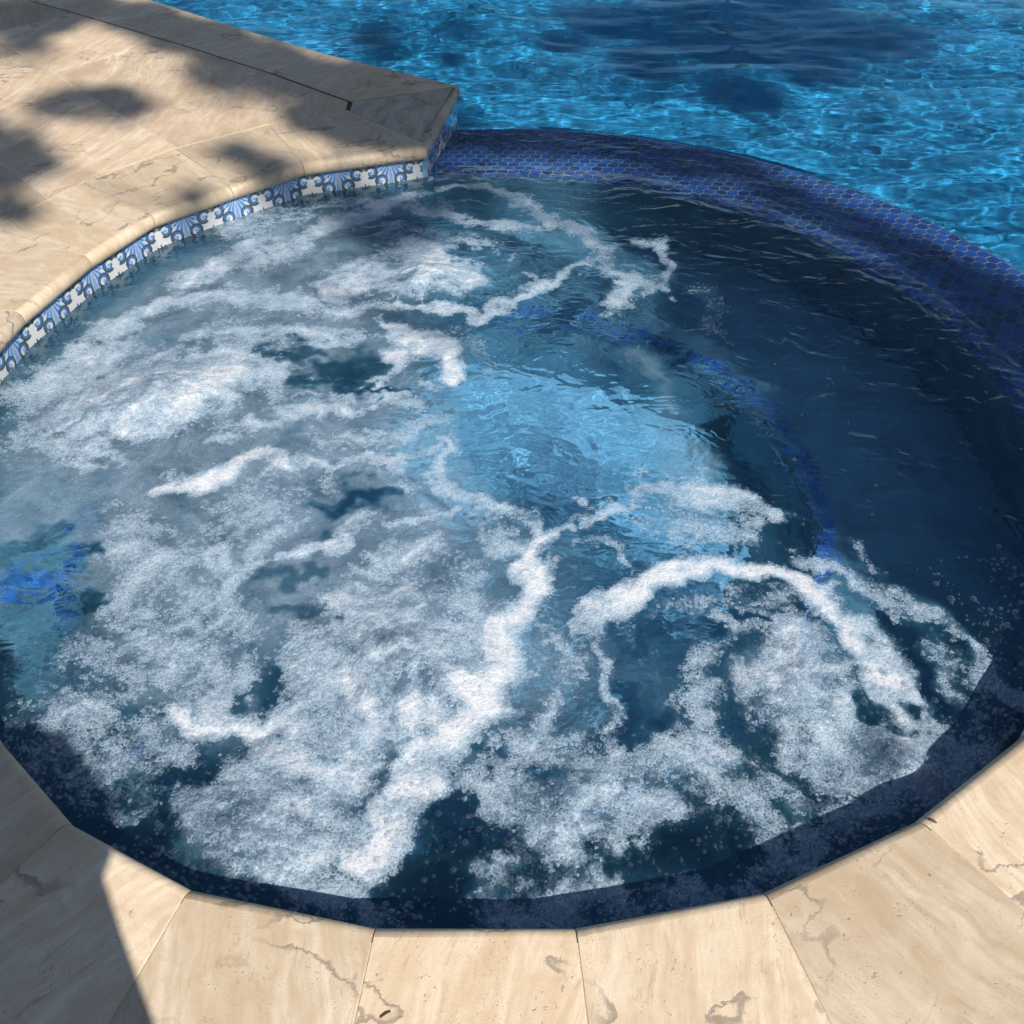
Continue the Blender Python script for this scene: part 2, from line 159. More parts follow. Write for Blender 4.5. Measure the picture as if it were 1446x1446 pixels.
# ---------------------------------------------------------------- materials
def travertine(name, tint=(0.60, 0.51, 0.40), joints=False, dark=0.62, veins=0.0):
    t = NT(name)
    tc = t.n('TexCoord'); oi = t.n('ObjectInfo')
    rnd = oi.outputs['Random']
    off = t.n('CombineXYZ', ins={0: t.math('MULTIPLY', rnd, 91.0), 1: t.math('MULTIPLY', rnd, 57.0), 2: t.math('MULTIPLY', rnd, 23.0)})
    pre = tc.outputs['Object']
    if joints:
        # rectangular pavers laid at 45 degrees, each with its own figure
        sep = t.n('SeparateXYZ', ins={0: pre})
        a = t.math('MULTIPLY', t.math('ADD', sep.outputs[0], sep.outputs[1]), .70711)   # across rows
        b = t.math('MULTIPLY', t.math('SUBTRACT', sep.outputs[1], sep.outputs[0]), .70711)
        ra = t.math('DIVIDE', t.math('SUBTRACT', a, .099), .505)
        row = t.math('FLOOR', ra)
        rb = t.math('DIVIDE', t.math('ADD', t.math('SUBTRACT', b, .64*.314), t.math('MULTIPLY', row, .30)), .64)
        cell = t.math('FLOOR', rb)
        fa = t.math('MULTIPLY', t.math('ABSOLUTE', t.math('SUBTRACT', t.math('FRACT', t.math('ADD', ra, .5)), .5)), .505)
        fb = t.math('MULTIPLY', t.math('ABSOLUTE', t.math('SUBTRACT', t.math('FRACT', t.math('ADD', rb, .5)), .5)), .64)
        jd = t.math('MINIMUM', fa, fb)
        jm = t.math('SUBTRACT', 1.0, t.sstep(jd, .0012, .0034))
        wn = t.n('TexWhiteNoise', noise_dimensions='2D', ins={'Vector': t.n('CombineXYZ', ins={0: row, 1: cell})})
        rnd = wn.outputs['Value']
        off = t.n('VectorMath', operation='SCALE', ins={0: wn.outputs['Color'], 'Scale': 60.0})
    p = t.n('VectorMath', operation='ADD', ins={0: pre, 1: off.outputs[0]})
    P = p.outputs[0]
    # warped coordinates for flowing bands
    w1 = t.noise(P, 2.6, 3, .55, out=1)
    wv = t.n('VectorMath', operation='SCALE', ins={0: t.n('VectorMath', operation='SUBTRACT', ins={0: w1, 1: (.5, .5, .5)}).outputs[0], 'Scale': .16})
    Pw = t.n('VectorMath', operation='ADD', ins={0: P, 1: wv.outputs[0]}).outputs[0]
    ang = t.math('MULTIPLY', t.math('SUBTRACT', rnd, .5), .9)
    rot = t.n('VectorRotate', rotation_type='Z_AXIS', ins={'Vector': Pw, 'Angle': ang})
    st = t.n('Mapping', ins={'Vector': rot.outputs[0], 'Scale': (11, 1.6, 6)})
    bands = t.noise(st.outputs[0], 1.0, 8, .62, .15)
    st2 = t.n('Mapping', ins={'Vector': rot.outputs[0], 'Scale': (34, 4.0, 10)})
    fine = t.noise(st2.outputs[0], 1.6, 6, .65)
    blot = t.noise(P, 5.0, 5, .6)
    c = t.ramp(bands, [(.28, (tint[0]*.74, tint[1]*.66, tint[2]*.56)), (.40, (tint[0]*.90, tint[1]*.86, tint[2]*.80)), (.50, tint), (.58, tuple(min(.8, x*1.08+.02) for x in tint)), (.68, (.74, .67, .56))])
    c = t.mix(t.mapr(fine, .40, .62, 0.0, .80), c, (tint[0]*.80, tint[1]*.72, tint[2]*.62))
    c = t.mix(t.mapr(blot, .5, .75, 0, .45), c, (.66, .56, .44))
    mot = t.noise(P, 16.0, 8, .72, .3)
    c = t.mix(t.mapr(mot, .48, .70, 0, .55), c, (tint[0]*.72, tint[1]*.62, tint[2]*.50))
    c = t.mix(t.mapr(mot, .46, .30, 0, .45), c, (.70, .62, .50))
    st3 = t.n('Mapping', ins={'Vector': rot.outputs[0], 'Scale': (60, 9.0, 20)})
    sl_ = t.noise(st3.outputs[0], 1.3, 4, .7)
    c = t.mix(t.math('MULTIPLY', t.sstep(sl_, .58, .68), t.mapr(blot, .4, .62, .05, .55)), c, (.30, .22, .15))
    tone = t.mapr(rnd, 0, 1, .76, 1.06)
    c = t.mix(1.0, c, t.n('CombineXYZ', ins={0: tone, 1: t.math('MULTIPLY', tone, .99), 2: t.math('MULTIPLY', tone, .97)}).outputs[0], 'MULTIPLY')
    # thin mineral cracks: narrow iso-lines of warped noise, only in parts of the stone
    w2 = t.noise(P, 14.0, 5, .7, out=1)
    Pc = t.n('VectorMath', operation='ADD', ins={0: rot.outputs[0], 1: t.n('VectorMath', operation='SCALE', ins={0: w2, 'Scale': .06}).outputs[0]}).outputs[0]
    cr = t.noise(t.n('Mapping', ins={'Vector': Pc, 'Scale': (2.2, 4.6, 3)}).outputs[0], 1.0, 3, .6)
    line = t.math('SUBTRACT', 1.0, t.sstep(t.math('ABSOLUTE', t.math('SUBTRACT', cr, .5)), .002, .014))
    where = t.sstep(t.noise(P, 3.1, 3, .5), .46, .56)
    crack = t.math('MULTIPLY', line, where)
    c = t.mix(t.math('MULTIPLY', crack, dark), c, (.10, .085, .075))
    # dark figure (manganese clouds)
    cloud = t.noise(t.n('Mapping', ins={'Vector': Pc, 'Scale': (3.5, 9, 4)}).outputs[0], 1.3, 8, .75)
    c = t.mix(t.math('MULTIPLY', t.sstep(cloud, .655, .70), dark*1.1), c, (.13, .12, .12))
    if veins:
        ring = t.n('TexWave', wave_type='BANDS', ins={'Vector': Pc, 'Scale': 3.2, 'Distortion': 16.0, 'Detail': 5.0, 'Detail Scale': .9, 'Detail Roughness': .62})
        c = t.mix(t.math('MULTIPLY', t.sstep(ring.outputs['Fac'], .74, .95), .75*veins), c, (.07, .065, .07))
        c = t.mix(t.math('MULTIPLY', t.sstep(ring.outputs['Fac'], .30, .05), .25*veins), c, (.55, .52, .50))
    # pits
    v = t.n('TexVoronoi', ins={'Vector': t.n('Mapping', ins={'Vector': Pc, 'Scale': (1.6, .7, 1)}).outputs[0], 'Scale': 75.0, 'Randomness': 1.0})
    pm = t.math('MULTIPLY', t.math('SUBTRACT', 1.0, t.sstep(v.outputs['Distance'], .10, .22)), t.sstep(t.noise(P, 19.0, 3, .6), .52, .66))
    c = t.mix(t.math('MULTIPLY', pm, .62), c, (.17, .12, .08))
    v2_ = t.n('TexVoronoi', ins={'Vector': t.n('Mapping', ins={'Vector': Pc, 'Scale': (1.0, .55, 1)}).outputs[0], 'Scale': 190.0})
    pm2 = t.math('MULTIPLY', t.math('SUBTRACT', 1.0, t.sstep(v2_.outputs['Distance'], .12, .26)), t.sstep(t.noise(P, 11.0, 4, .65), .50, .60))
    c = t.mix(t.math('MULTIPLY', pm2, .42), c, (.24, .17, .11)); pm = t.math('MAXIMUM', pm, t.math('MULTIPLY', pm2, .6))
    grain = t.noise(P, 420.0, 2, .6)
    c = t.mix(t.mapr(grain, .35, .7, .0, .34), c, (.38, .30, .22))
    hgt = t.math('SUBTRACT', t.math('MULTIPLY', fine, .25), t.math('ADD', t.math('MULTIPLY', pm, .9), t.math('MULTIPLY', crack, .5)))
    hgt = t.math('ADD', hgt, t.math('MULTIPLY', grain, .12))
    if joints:
        c = t.mix(jm, c, (.52, .44, .34))
        hgt = t.math('SUBTRACT', hgt, t.math('MULTIPLY', jm, 1.2))
    bp = t.n('Bump', ins={'Strength': .5, 'Distance': .0022, 'Height': hgt})
    bs = t.n('BsdfPrincipled', ins={'Base Color': c, 'Roughness': t.mapr(blot, .3, .7, .42, .62), 'Normal': bp.outputs[0], 'Specular IOR Level': .35})
    return t.done(bs)

def plain(name, colr, rough=.7, bumpscale=None, var=.2, bd=.002):
    t = NT(name); tc = t.n('TexCoord').outputs['Object']
    nz = t.noise(tc, bumpscale or 30.0, 5, .6)
    c = t.mix(t.mapr(nz, .3, .7, 0, 1), tuple(x*(1-var) for x in colr), tuple(min(1, x*(1+var)) for x in colr))
    bp = t.n('Bump', ins={'Strength': .6, 'Distance': bd, 'Height': nz})
    return t.done(t.n('BsdfPrincipled', ins={'Base Color': c, 'Roughness': rough, 'Normal': bp.outputs[0]}))

M_cop = travertine('travertine_coping')
M_deck = travertine('travertine_pavers', tint=(.56, .46, .36), joints=True)
M_grout = plain('tan_grout', (.52, .42, .30), .9, 200)
M_black = plain('dark_expansion_joint', (.05, .045, .04), .8, 200)
M_plaster = plain('blue_quartz_plaster', (.13, .29, .41), .75, 9, .30)
M_floor = plain('sun_lightened_plaster', (.24, .54, .80), .75, 8, .12)  # bench plaster again, lightened: sun on the footwell put into the colour
M_pool = plain('pool_blue_plaster', (.07, .33, .56), .75, 3, .25)

def vcol_material(name, rough=.15, attr='Col', bump=None, coat=.6):
    t = NT(name)
    a = t.n('VertexColor', layer_name=attr)
    nz = t.noise(t.n('TexCoord').outputs['Object'], 45.0, 3, .5)
    c = t.mix(t.mapr(nz, .4, .7, 0, .12), a.outputs[0], (.5, .5, .5), 'MULTIPLY')
    bp = t.n('Bump', ins={'Strength': .25, 'Distance': .001, 'Height': nz})
    return t.done(t.n('BsdfPrincipled', ins={'Base Color': c, 'Roughness': rough, 'Coat Weight': coat, 'Coat Roughness': .04, 'Normal': bp.outputs[0]}))
M_tile = vcol_material('painted_waterline_tile')
M_hex = vcol_material('cobalt_hexagon_tile', .28, coat=.35)
M_hexgrout = plain('hexagon_grout', (.50, .42, .42), .85, 220)

# ---------------------------------------------------------------- coping stones
INNER = [(-293e-3, 1.351), (-.717, 1.208), (-.928, 1.029), (-1.139, .835), (-1.263, .579), (-1.352, .277)]
INNER += [pol(1.39, a) for a in (181, 193.5, 206, 218.5)]
INNER += [(-.881, -1.066), (-.708, -1.214), (-.479, -1.322), (-.181, -1.378), (.126, -1.376), (.426, -1.320), (.705, -1.199), (.946, -1.036)]
INNER += [pol(1.395, a) for a in (-36.5, -25)]
OUTER = []
for k, q in enumerate(INNER):
    a = math.atan2(q[1], q[0]); OUTER.append((1.785*math.cos(a), 1.785*math.sin(a)))
OUTER[0] = (-.616, 1.657); OUTER[1] = (-.900, 1.535)
OUTER[11] = (-.92, -1.53); OUTER[12] = (-.60, -1.68); OUTER[13] = (-.225, -1.77); OUTER[14] = (.16, -1.77); OUTER[15] = (.545, -1.70); OUTER[16] = (.955, -1.51)

def profile():
    """(t metres from the inner edge, z) of a bullnosed 5 cm stone, going from underneath round the nose and over the top"""
    pr = [(.12, -.05), (.02, -.05)]
    for k in range(9):
        a = -math.pi/2 - k*math.pi/8
        pr.append((.020+.020*math.cos(a), -.025+.025*math.sin(a)))
    pr += [(.05, 0.0)]
    return pr

def stone(i0, i1, o0, o1, name, label, parent, mat=None):
    """coping stone between two joints, 1.2 mm gaps, bevelled ends"""
    i0, i1, o0, o1 = map(np.array, (i0, i1, o0, o1))
    pr = profile()
    du = i1-i0; L = np.linalg.norm(du)
    secs = [(.0007/L, -.0012), (.0020/L, 0), (.5, 0), (1-.0020/L, 0), (1-.0007/L, -.0012)]
    verts = []; faces = []
    for s, dz in secs:
        I = i0+(i1-i0)*s; O = o0+(o1-o0)*s; D = (O-I); W = np.linalg.norm(D); D = D/W
        for tt, z in pr: verts.append((*(I+D*tt), z+(dz if z > -.03 else 0)))
        verts.append((*(O-D*.0035), dz)); verts.append((*(O-D*.0015), -.002+dz)); verts.append((*(O-D*.0015), -.05))
    n = len(pr)+3
    for s in range(len(secs)-1):
        for k in range(n):
            a = s*n+k; b = s*n+(k+1) % n
            faces.append((a, b, b+n, a+n))
    faces.append(tuple(range(n))); faces.append(tuple(range((len(secs)-1)*n, len(secs)*n))[::-1])
    c = (i0+i1+o0+o1)/4; rot = math.atan2(du[1], du[0])
    o = mesh_obj(name, verts, faces, mat or M_cop, parent, loc=(c[0], c[1], 0), rotz=rot)
    fix_normals(o)
    for p in o.data.polygons: p.use_smooth = len(p.vertices) == 4 and p.area < .02 and abs(p.normal.z) < .999
    return o

tub = empty('hot_tub'); tag(tub, 'round sunken spa of churning water ringed by travertine coping and blue tile', 'hot tub')
N = len(INNER)
for k in range(N-1):
    stone(INNER[k+1], INNER[k], OUTER[k+1], OUTER[k], 'coping_stone', None, tub)

pool = empty('swimming_pool', (1.5, 3.5, 0)); tag(pool, 'bright blue swimming pool beyond the spa with shaded stone coping', 'swimming pool')
pool.location = (0, 0, 0)
# pool coping: from the tip stone along the pool edge
PO = [(-.198, 1.931), (-.408, 2.04), (-.800, 2.283), (-1.30, 2.64), (-1.80, 3.02), (-2.35, 3.42), (-3.0, 3.85)]
PI_ = [(-.616, 1.757), (-.616, 1.760), (-.991, 2.052), (-1.44, 2.37), (-1.95, 2.71), (-2.52, 3.08), (-3.2, 3.50)]
def stone_poly(outer0, outer1, in0, in1, name, parent): return stone(outer0, outer1, in0, in1, name, None, parent)
stone_poly(PO[0], PO[2], PI_[1], PI_[2], 'coping_stone', pool)
for k in range(2, len(PO)-1): stone_poly(PO[k], PO[k+1], PI_[k], PI_[k+1], 'coping_stone', pool)
# tip stone: four cornered, bullnosed on the spa side and the end
def tip_stone():
    P = [np.array(q) for q in [(-.293+.0015, 1.351), (-.198, 1.931-.002), (-.612, 1.757-.004), (-.612, 1.660)]]
    n = 6; base = []
    # rounded end edge between P0 and P1, straight elsewhere
    outl = []
    def seg(a, b, m):
        for k in range(m): outl.append((a+(b-a)*k/m))
    # round both end corners in plan
    d01 = (P[1]-P[0])/np.linalg.norm(P[1]-P[0]); d12 = (P[2]-P[1])/np.linalg.norm(P[2]-P[1]); d30 = (P[0]-P[3])/np.linalg.norm(P[0]-P[3])
    def corner(p, din, dout, r, m=5):
        a = p-din*r; b = p+dout*r
        for k in range(m+1):
            s = k/m; outl.append((1-s)**2*a+2*s*(1-s)*p+s*s*b)
    corner(P[0], d30, d01, .075, 8); corner(P[1], d01, d12, .045); outl.append(P[2]); outl.append(P[3])
    m = len(outl); O = np.array(outl); cen = O.mean(0)
    rings = []
    prof = [(.02, -.05)]+[(.02*(1-math.cos(a))*1.0 if False else .02-.02*math.sin(a), -.025-.025*math.cos(a)) for a in [R(x) for x in range(0, 181, 20)]]
    prof[-1] = (.02, 0)
    # inset along the vertex normal for every outline point; joint sides (2,3) stay straight
    nor = []
    for k in range(m):
        e = O[(k+1) % m]-O[k-1]; nn = np.array([e[1], -e[0]]); nor.append(nn/np.linalg.norm(nn))
    verts = []; faces = []
    for ins, z in prof:
        for k in range(m):
            i = ins if k < m-2 else .001
            verts.append((*(O[k]-nor[k]*i), z))
    for j in range(len(prof)-1):
        for k in range(m):
            a = j*m+k; b = j*m+(k+1) % m; faces.append((a, b, b+m, a+m))
    faces.append(tuple(range(m))[::-1]); faces.append(tuple(range((len(prof)-1)*m, len(prof)*m)))
    o = mesh_obj('coping_stone', verts, faces, M_tip, tub, loc=(cen[0], cen[1], 0), rotz=R(-20)); fix_normals(o)
    for p in o.data.polygons: p.use_smooth = len(p.vertices) == 4
    return o
M_tip = travertine('travertine_veined_tip', tint=(.50, .44, .38), dark=1.0, veins=.32)
tip = tip_stone(); tip['label'] = 'dark veined coping stone at the pointed tip between spa and pool'

# grout under the joints
def ring_strip(inn, out, z, name, mat, parent):
    v = []; f = []
    for a, b in zip(inn, out): v += [(*a, z), (*b, z)]
    for k in range(len(inn)-1): f.append((2*k, 2*k+1, 2*k+3, 2*k+2))
    return mesh_obj(name, v, f, mat, parent)
gi = [tuple(np.array(a)*1.02) for a in INNER]; go = [tuple(np.array(a)*1.012) for a in OUTER]
ring_strip(gi, go, -.0016, 'grout', M_grout, tub)
gpo = [tuple(np.array(a)*.6+np.array(b)*.4) for a, b in zip(PO, PI_)][1:]
gpo = [tuple(np.array(a)*.93+np.array(b)*.07) for a, b in zip(PO, PI_)][1:]
gpi = [tuple(np.array(b)+np.array((-.016, -.020))) for b in PI_][1:]
ring_strip(gpo, gpi, -.0040, 'grout', M_black, pool)
mesh_obj('grout', [(-.30, 1.40, -.005), (-.24, 1.88, -.005), (-.628, 1.775, -.005), (-.640, 1.640, -.005)], [(0, 1, 2, 3)], M_black, tub)

# ---------------------------------------------------------------- deck
deck_out = [(-.630, 1.668), (-.632, 1.752)]
deck_out += [(p[0]-.008, p[1]-.010) for p in PI_[2:]]
deck_out += [(-9, 7.5), (-9, -9), (9, -9), (9, -1.1), (1.62, -.92)]
outr = [tuple(np.array(a)*1.0045) for a in OUTER]
deck_out += [tuple(q) for q in outr[::-1][1:-1]]
tri = tessellate_polygon([[Vector((x, y, 0)) for x, y in deck_out]])
dv = [(x, y, 0.0) for x, y in deck_out]+[(x, y, -.05) for x, y in deck_out]
n = len(deck_out)
df = [tuple(t) for t in tri]+[(k, (k+1) % n, n+(k+1) % n, n+k) for k in range(n)]
deck = mesh_obj('patio', dv, df, M_deck); tag(deck, kind='structure'); fix_normals(deck)
# ground under the patio, reaching far
ga = []
gr = plain('sandy_ground', (.30, .26, .20), .95, 3)
gsides = [(-60, -60), (60, -60), (60, 70), (-60, 70)]
def sheet(name, x0, y0, x1, y1, z, mat, parent=None):
    return mesh_obj(name, [(x0, y0, z), (x1, y0, z), (x1, y1, z), (x0, y1, z)], [(0, 1, 2, 3)], mat, parent)
g = empty('ground'); bpy.data.objects.remove(g)
gv = [(-60, -60), (60, -60), (60, 70), (-60, 70)]; gh = [(-8.5, -8.5), (8.5, -8.5), (8.5, 8.5), (-8.5, 8.5)]
o = mesh_obj('ground', [(*p, -.03) for p in gv]+[(*p, -.03) for p in gh], [(k, (k+1) % 4, 4+(k+1) % 4, 4+k) for k in range(4)], gr); tag(o, kind='structure')
# patio on the far and right sides of the pool
far = mesh_obj('patio', [(-9, 7.6, 0), (9, 7.6, 0), (9, 12, 0), (-9, 12, 0), (-9, 7.6, -.25), (9, 7.6, -.25)], [(0, 1, 2, 3), (0, 4, 5, 1)], M_deck); tag(far, kind='structure')
rt = mesh_obj('patio', [(6.4, -1.09, 0), (9, -1.09, 0), (9, 7.59, 0), (6.4, 7.59, 0), (6.4, -1.09, -.25), (6.4, 7.59, -.25)], [(0, 1, 2, 3), (0, 3, 5, 4)], M_deck); tag(rt, kind='structure')

# ---------------------------------------------------------------- waterline tile
WH = np.array((.52, .54, .55)); NAVY = np.array((.025, .06, .15)); BLUE = np.array((.13, .25, .50)); LBL = np.array((.33, .50, .72)); TEAL = np.array((.05, .075, .10)); TAU = np.array((.26, .24, .20))
def tile_pattern(u, v):
    """colour of the painted tile at u (0..1 across) and v (0 top .. 1 bottom)"""
    u = u % 1.0; X = np.abs(u-.5); Y = np.abs(v-.5)
    # swap so the motif has four-fold symmetry
    c = np.zeros((*u.shape, 3))+BLUE
    a = np.maximum(X, Y); b = np.minimum(X, Y)
    ang = np.arctan2(b, a)
    # blue corners: rays
    cx = .5-X; cyy = .5-Y
    th = np.arctan2(cyy, cx+1e-6); ray = np.abs(((th*11/np.pi) % 1)-.5)
    rr = np.hypot(cx, cyy)
    c = np.where((ray > .33)[..., None], LBL*.9, c)
    c = np.where(((ray < .08) & (rr < .34))[..., None], NAVY*1.6, c)
    # white petal on the diagonal of each corner
    dd = np.abs(cx-cyy)/1.414; al = (cx+cyy)/1.414
    c = np.where(((np.abs(al-.30) < .055) & (dd < .022))[..., None], WH, c)
    # white field: four ogee lobes
    f = (a**1.0)*1.0 + b*1.05
    lobe = (b < .175-(a-.25)*.62)*(a < .5)
    core = (np.hypot(X, Y) < .285)
    white = lobe | core
    c = np.where(white[..., None], WH, c)
    # outline of the lobes and spiral curls
    def curl(px, py, sgn, scale, a0):
        nonlocal c
        # spiral r = scale*(1 - t*.75)
        dx = a-px; dy = b-py
        r = np.hypot(dx, dy); t = (np.arctan2(dy*sgn, dx)-a0) % (2*np.pi)
        c = np.where((r < scale*.86)[..., None], np.where(((r < scale*.62)&(t>2.2))[..., None], LBL, WH), c)
        r0 = scale*(1-t*.012); ring = np.abs(r-r0) < .026
        c = np.where((ring & (t < 5.0))[..., None], TEAL, c)
        r1 = scale*(.98-t*.09); ring2 = (np.abs(r-r1) < .020) & (t > 1.2) & (t < 6.2)
        c = np.where(ring2[..., None], BLUE*.55, c)
        c = np.where((r < .022)[..., None], BLUE, c)
    curl(.315, .135, 1, .105, -1.2)
    # small diamond near each tip
    c = np.where(((np.abs(a-.415)+b*1.25) < .052)[..., None], TAU, c)
    c = np.where((((np.abs(a-.415)+b*1.25) >= .052) & ((np.abs(a-.415)+b*1.25) < .062))[..., None], TEAL, c)
    # eight petal flower
    r = np.hypot(X, Y); tt = np.arctan2(Y, X); pet = np.abs(np.cos(4*tt))
    c = np.where(((r < .035+.085*pet**2) & (r < .12))[..., None], NAVY, c)
    c = np.where((r < .018)[..., None], BLUE*.7, c)
    # tile edges
    e = np.minimum(np.minimum(u, 1-u), np.minimum(v, 1-v))
    c = np.where((e < .012)[..., None], np.array((.30, .30, .30)), c)
    return c

def tile_band(path, name, parent, ztop=-.040, h=.195, tw=.195, s0=0.0, res=.0019, mat=None):
    P = [np.array(p, float) for p in path]
    S = [0]
    for k in range(len(P)-1): S.append(S[-1]+np.linalg.norm(P[k+1]-P[k]))
    S = np.array(S); ns = int(S[-1]/res)+1; nv = int(h/res)+1
    s = np.linspace(0, S[-1], ns)
    s = np.unique(np.concatenate([s, S]))
    x = np.interp(s, S, [p[0] for p in P]); y = np.interp(s, S, [p[1] for p in P]); v = np.linspace(0, 1, nv)
    X = np.repeat(x[:, None], nv, 1); Y = np.repeat(y[:, None], nv, 1); Z = np.repeat((ztop-v*h)[None], len(s), 0)
    verts = np.stack([X, Y, Z], -1).reshape(-1, 3)
    i = np.arange(len(s)-1)[:, None]*nv+np.arange(nv-1)[None]
    f = np.stack([i, i+nv, i+nv+1, i+1], -1).reshape(-1, 4)
    o = mesh_obj(name, verts, f, mat or M_tile, parent)
    cc = tile_pattern((s[:, None]+s0)/tw+0*v[None], v[None]+0*s[:, None]).reshape(-1, 3)
    ca = o.data.color_attributes.new('Col', 'FLOAT_COLOR', 'POINT')
    ca.data.foreach_set('color', np.concatenate([cc, np.ones((len(cc), 1))], 1).astype(np.float32).ravel())
    return o
def inset(p, d):
    p = np.array(p); return tuple(p*(1+d/np.linalg.norm(p)))
tb = [inset(p, .022) for p in INNER]
tb[0] = (-.317, 1.366)
tile_band(tb, 'waterline_tile', tub, s0=.076)
tile_band([(-.216, 1.915), (-.240, 1.74), (-.317, 1.366)], 'waterline_tile', tub, s0=-.0)
# pool side of the tip and of the pool coping
pp = [np.array(a)+.020*(np.array(b)-np.array(a))/np.linalg.norm(np.array(b)-np.array(a)) for a, b in zip(PO, PI_)]
pp[0] = np.array((-.216, 1.915))
tile_band([tuple(q) for q in pp[::-1]], 'waterline_tile', pool, res=.003)

# ---------------------------------------------------------------- spa shell
def revolve(profile_fn, a0, a1, step, name, mat, parent, smooth=True):
    A = np.arange(a0, a1+1e-6, step); verts = []; faces = []
    for a in A:
        pr = profile_fn(a); m = len(pr)
        for r, z in pr: verts.append((*pol(r, a), z))
    m = len(profile_fn(a0))
    for k in range(len(A)-1):
        for j in range(m-1):
            a = k*m+j; faces.append((a, a+m, a+m+1, a+1))
    o = mesh_obj(name, verts, faces, mat, parent, smooth=smooth)
    return o
BA = [-180, -158, -146, -118, -92, -60, -30, 0, 25, 60, 100, 140, 180]; BR = [1.10, 1.16, 1.16, 1.10, 1.00, .92, .88, .86, .84, .80, .82, .98, 1.10]
def rb(a):
    a = (a+180) % 360-180; return float(np.interp(a, BA, BR))
BZ = WL-.43; FZ = WL-.82
# spa wall (polygonal at the coping, so it sits 2 cm behind the nose)
wv = []; wf = []
wp = [inset(p, .024) for p in INNER]
wall_pts = [(x, y) for x, y in wp]
for (x, y) in wall_pts: wv += [(x, y, -.055), (x, y, BZ-.02)]
for k in range(len(wall_pts)-1): wf.append((2*k, 2*k+1, 2*k+3, 2*k+2))
mesh_obj('wall', wv, wf, M_plaster, tub)
revolve(lambda a: [(1.4065, WL-.04), (1.4065, BZ-.02)], -34, 104, 2, 'wall', M_plaster, tub)
bench = revolve(lambda a: [(1.47, BZ), (rb(a)+.02, BZ), (rb(a)+.006, BZ-.005), (rb(a), BZ-.02), (rb(a), FZ)], -180, 180, 2.5, 'bench', M_plaster, tub)
revolve(lambda a: [(0.0, FZ+.002), (1.25, FZ+.002)], -180, 180, 5, 'floor', M_floor, tub, False)
# cobalt trim tiles along the bench edge
def hexcol(n_):
    base = np.array((.020, .085, .33)); v = rng.uniform(.55, 1.5, (n_, 1)); c = base*v
    c[:, 1] *= rng.uniform(.8, 1.3, n_); return c
def trim_mesh(name, verts, faces, gain):
    o = mesh_obj(name, verts, faces, M_hex, tub); c = np.repeat(hexcol(len(faces))*gain, 4, 0)
    ca = o.data.color_attributes.new('Col', 'FLOAT_COLOR', 'CORNER'); ca.data.foreach_set('color', np.concatenate([c, np.ones((len(c), 1))], 1).astype(np.float32).ravel())
def trim():
    v1 = []; f1 = []; v2 = []; f2 = []
    a = -180.0
    while a < 180:
        r = rb(a); da = math.degrees(.030/r); b0 = a+.3; b1 = a+da-.3
        for row in range(2):
            r0 = .012+row*.026; r1 = r0+.024; i = len(v1)
            for (d_, bb) in ((r0, b0), (r0, b1), (r1, b1), (r1, b0)): v1.append((*pol(rb(bb)+d_, bb), BZ+.004))
            f1.append((i, i+1, i+2, i+3))
        i = len(v2)
        for z, bb in ((BZ-.022, b0), (BZ-.022, b1), (BZ-.068, b1), (BZ-.068, b0)): v2.append((*pol(rb(bb)-.003, bb), z))
        f2.append((i, i+1, i+2, i+3)); a += da
    trim_mesh('bench_trim', v1, f1, 1.5); trim_mesh('bench_riser_trim', v2, f2, 1.5)
trim()
def strip():
    verts = []; faces = []
    A_ = np.array((-1.39, -.46)); B_ = np.array((-1.10, -.40)); d = (B_-A_)/np.linalg.norm(B_-A_); n_ = np.array((-d[1], d[0])); k = 0
    for i in range(10):
        for j in range(3):
            p0 = A_+d*(.0297*i)+n_*(.027*j); i0 = len(verts)
            for a_, b_ in ((0, 0), (.028, 0), (.028, .0255), (0, .0255)): verts.append((*(p0+d*a_+n_*b_), BZ+.004))
            faces.append((i0, i0+1, i0+2, i0+3))
    o = mesh_obj('step_trim', verts, faces, M_hex, tub); c = np.repeat(hexcol(len(faces))*2.6, 4, 0)
    ca = o.data.color_attributes.new('Col', 'FLOAT_COLOR', 'CORNER'); ca.data.foreach_set('color', np.concatenate([c, np.ones((len(c), 1))], 1).astype(np.float32).ravel())
strip()
# jet fittings in the wall
M_jet = plain('white_jet_plastic', (.7, .7, .7), .35, 80, .05)
for a in (-155, -118, -70, -38, 100, 135, 165):
    verts = []; faces = []
    for k, (rr, dp) in enumerate([(.035, 0), (.035, .008), (.022, .010), (.020, -.004), (.001, -.004)]):
        for j in range(16):
            t_ = j*math.pi/8; verts.append((dp, rr*math.cos(t_), rr*math.sin(t_)))
    for k in range(4):
        for j in range(16): faces.append((k*16+j, k*16+(j+1) % 16, (k+1)*16+(j+1) % 16, (k+1)*16+j))
    o = mesh_obj('jet', verts, faces, M_jet, tub, smooth=True); o.location = (*pol(1.40, a), WL-.28); o.rotation_euler.z = R(a+180)

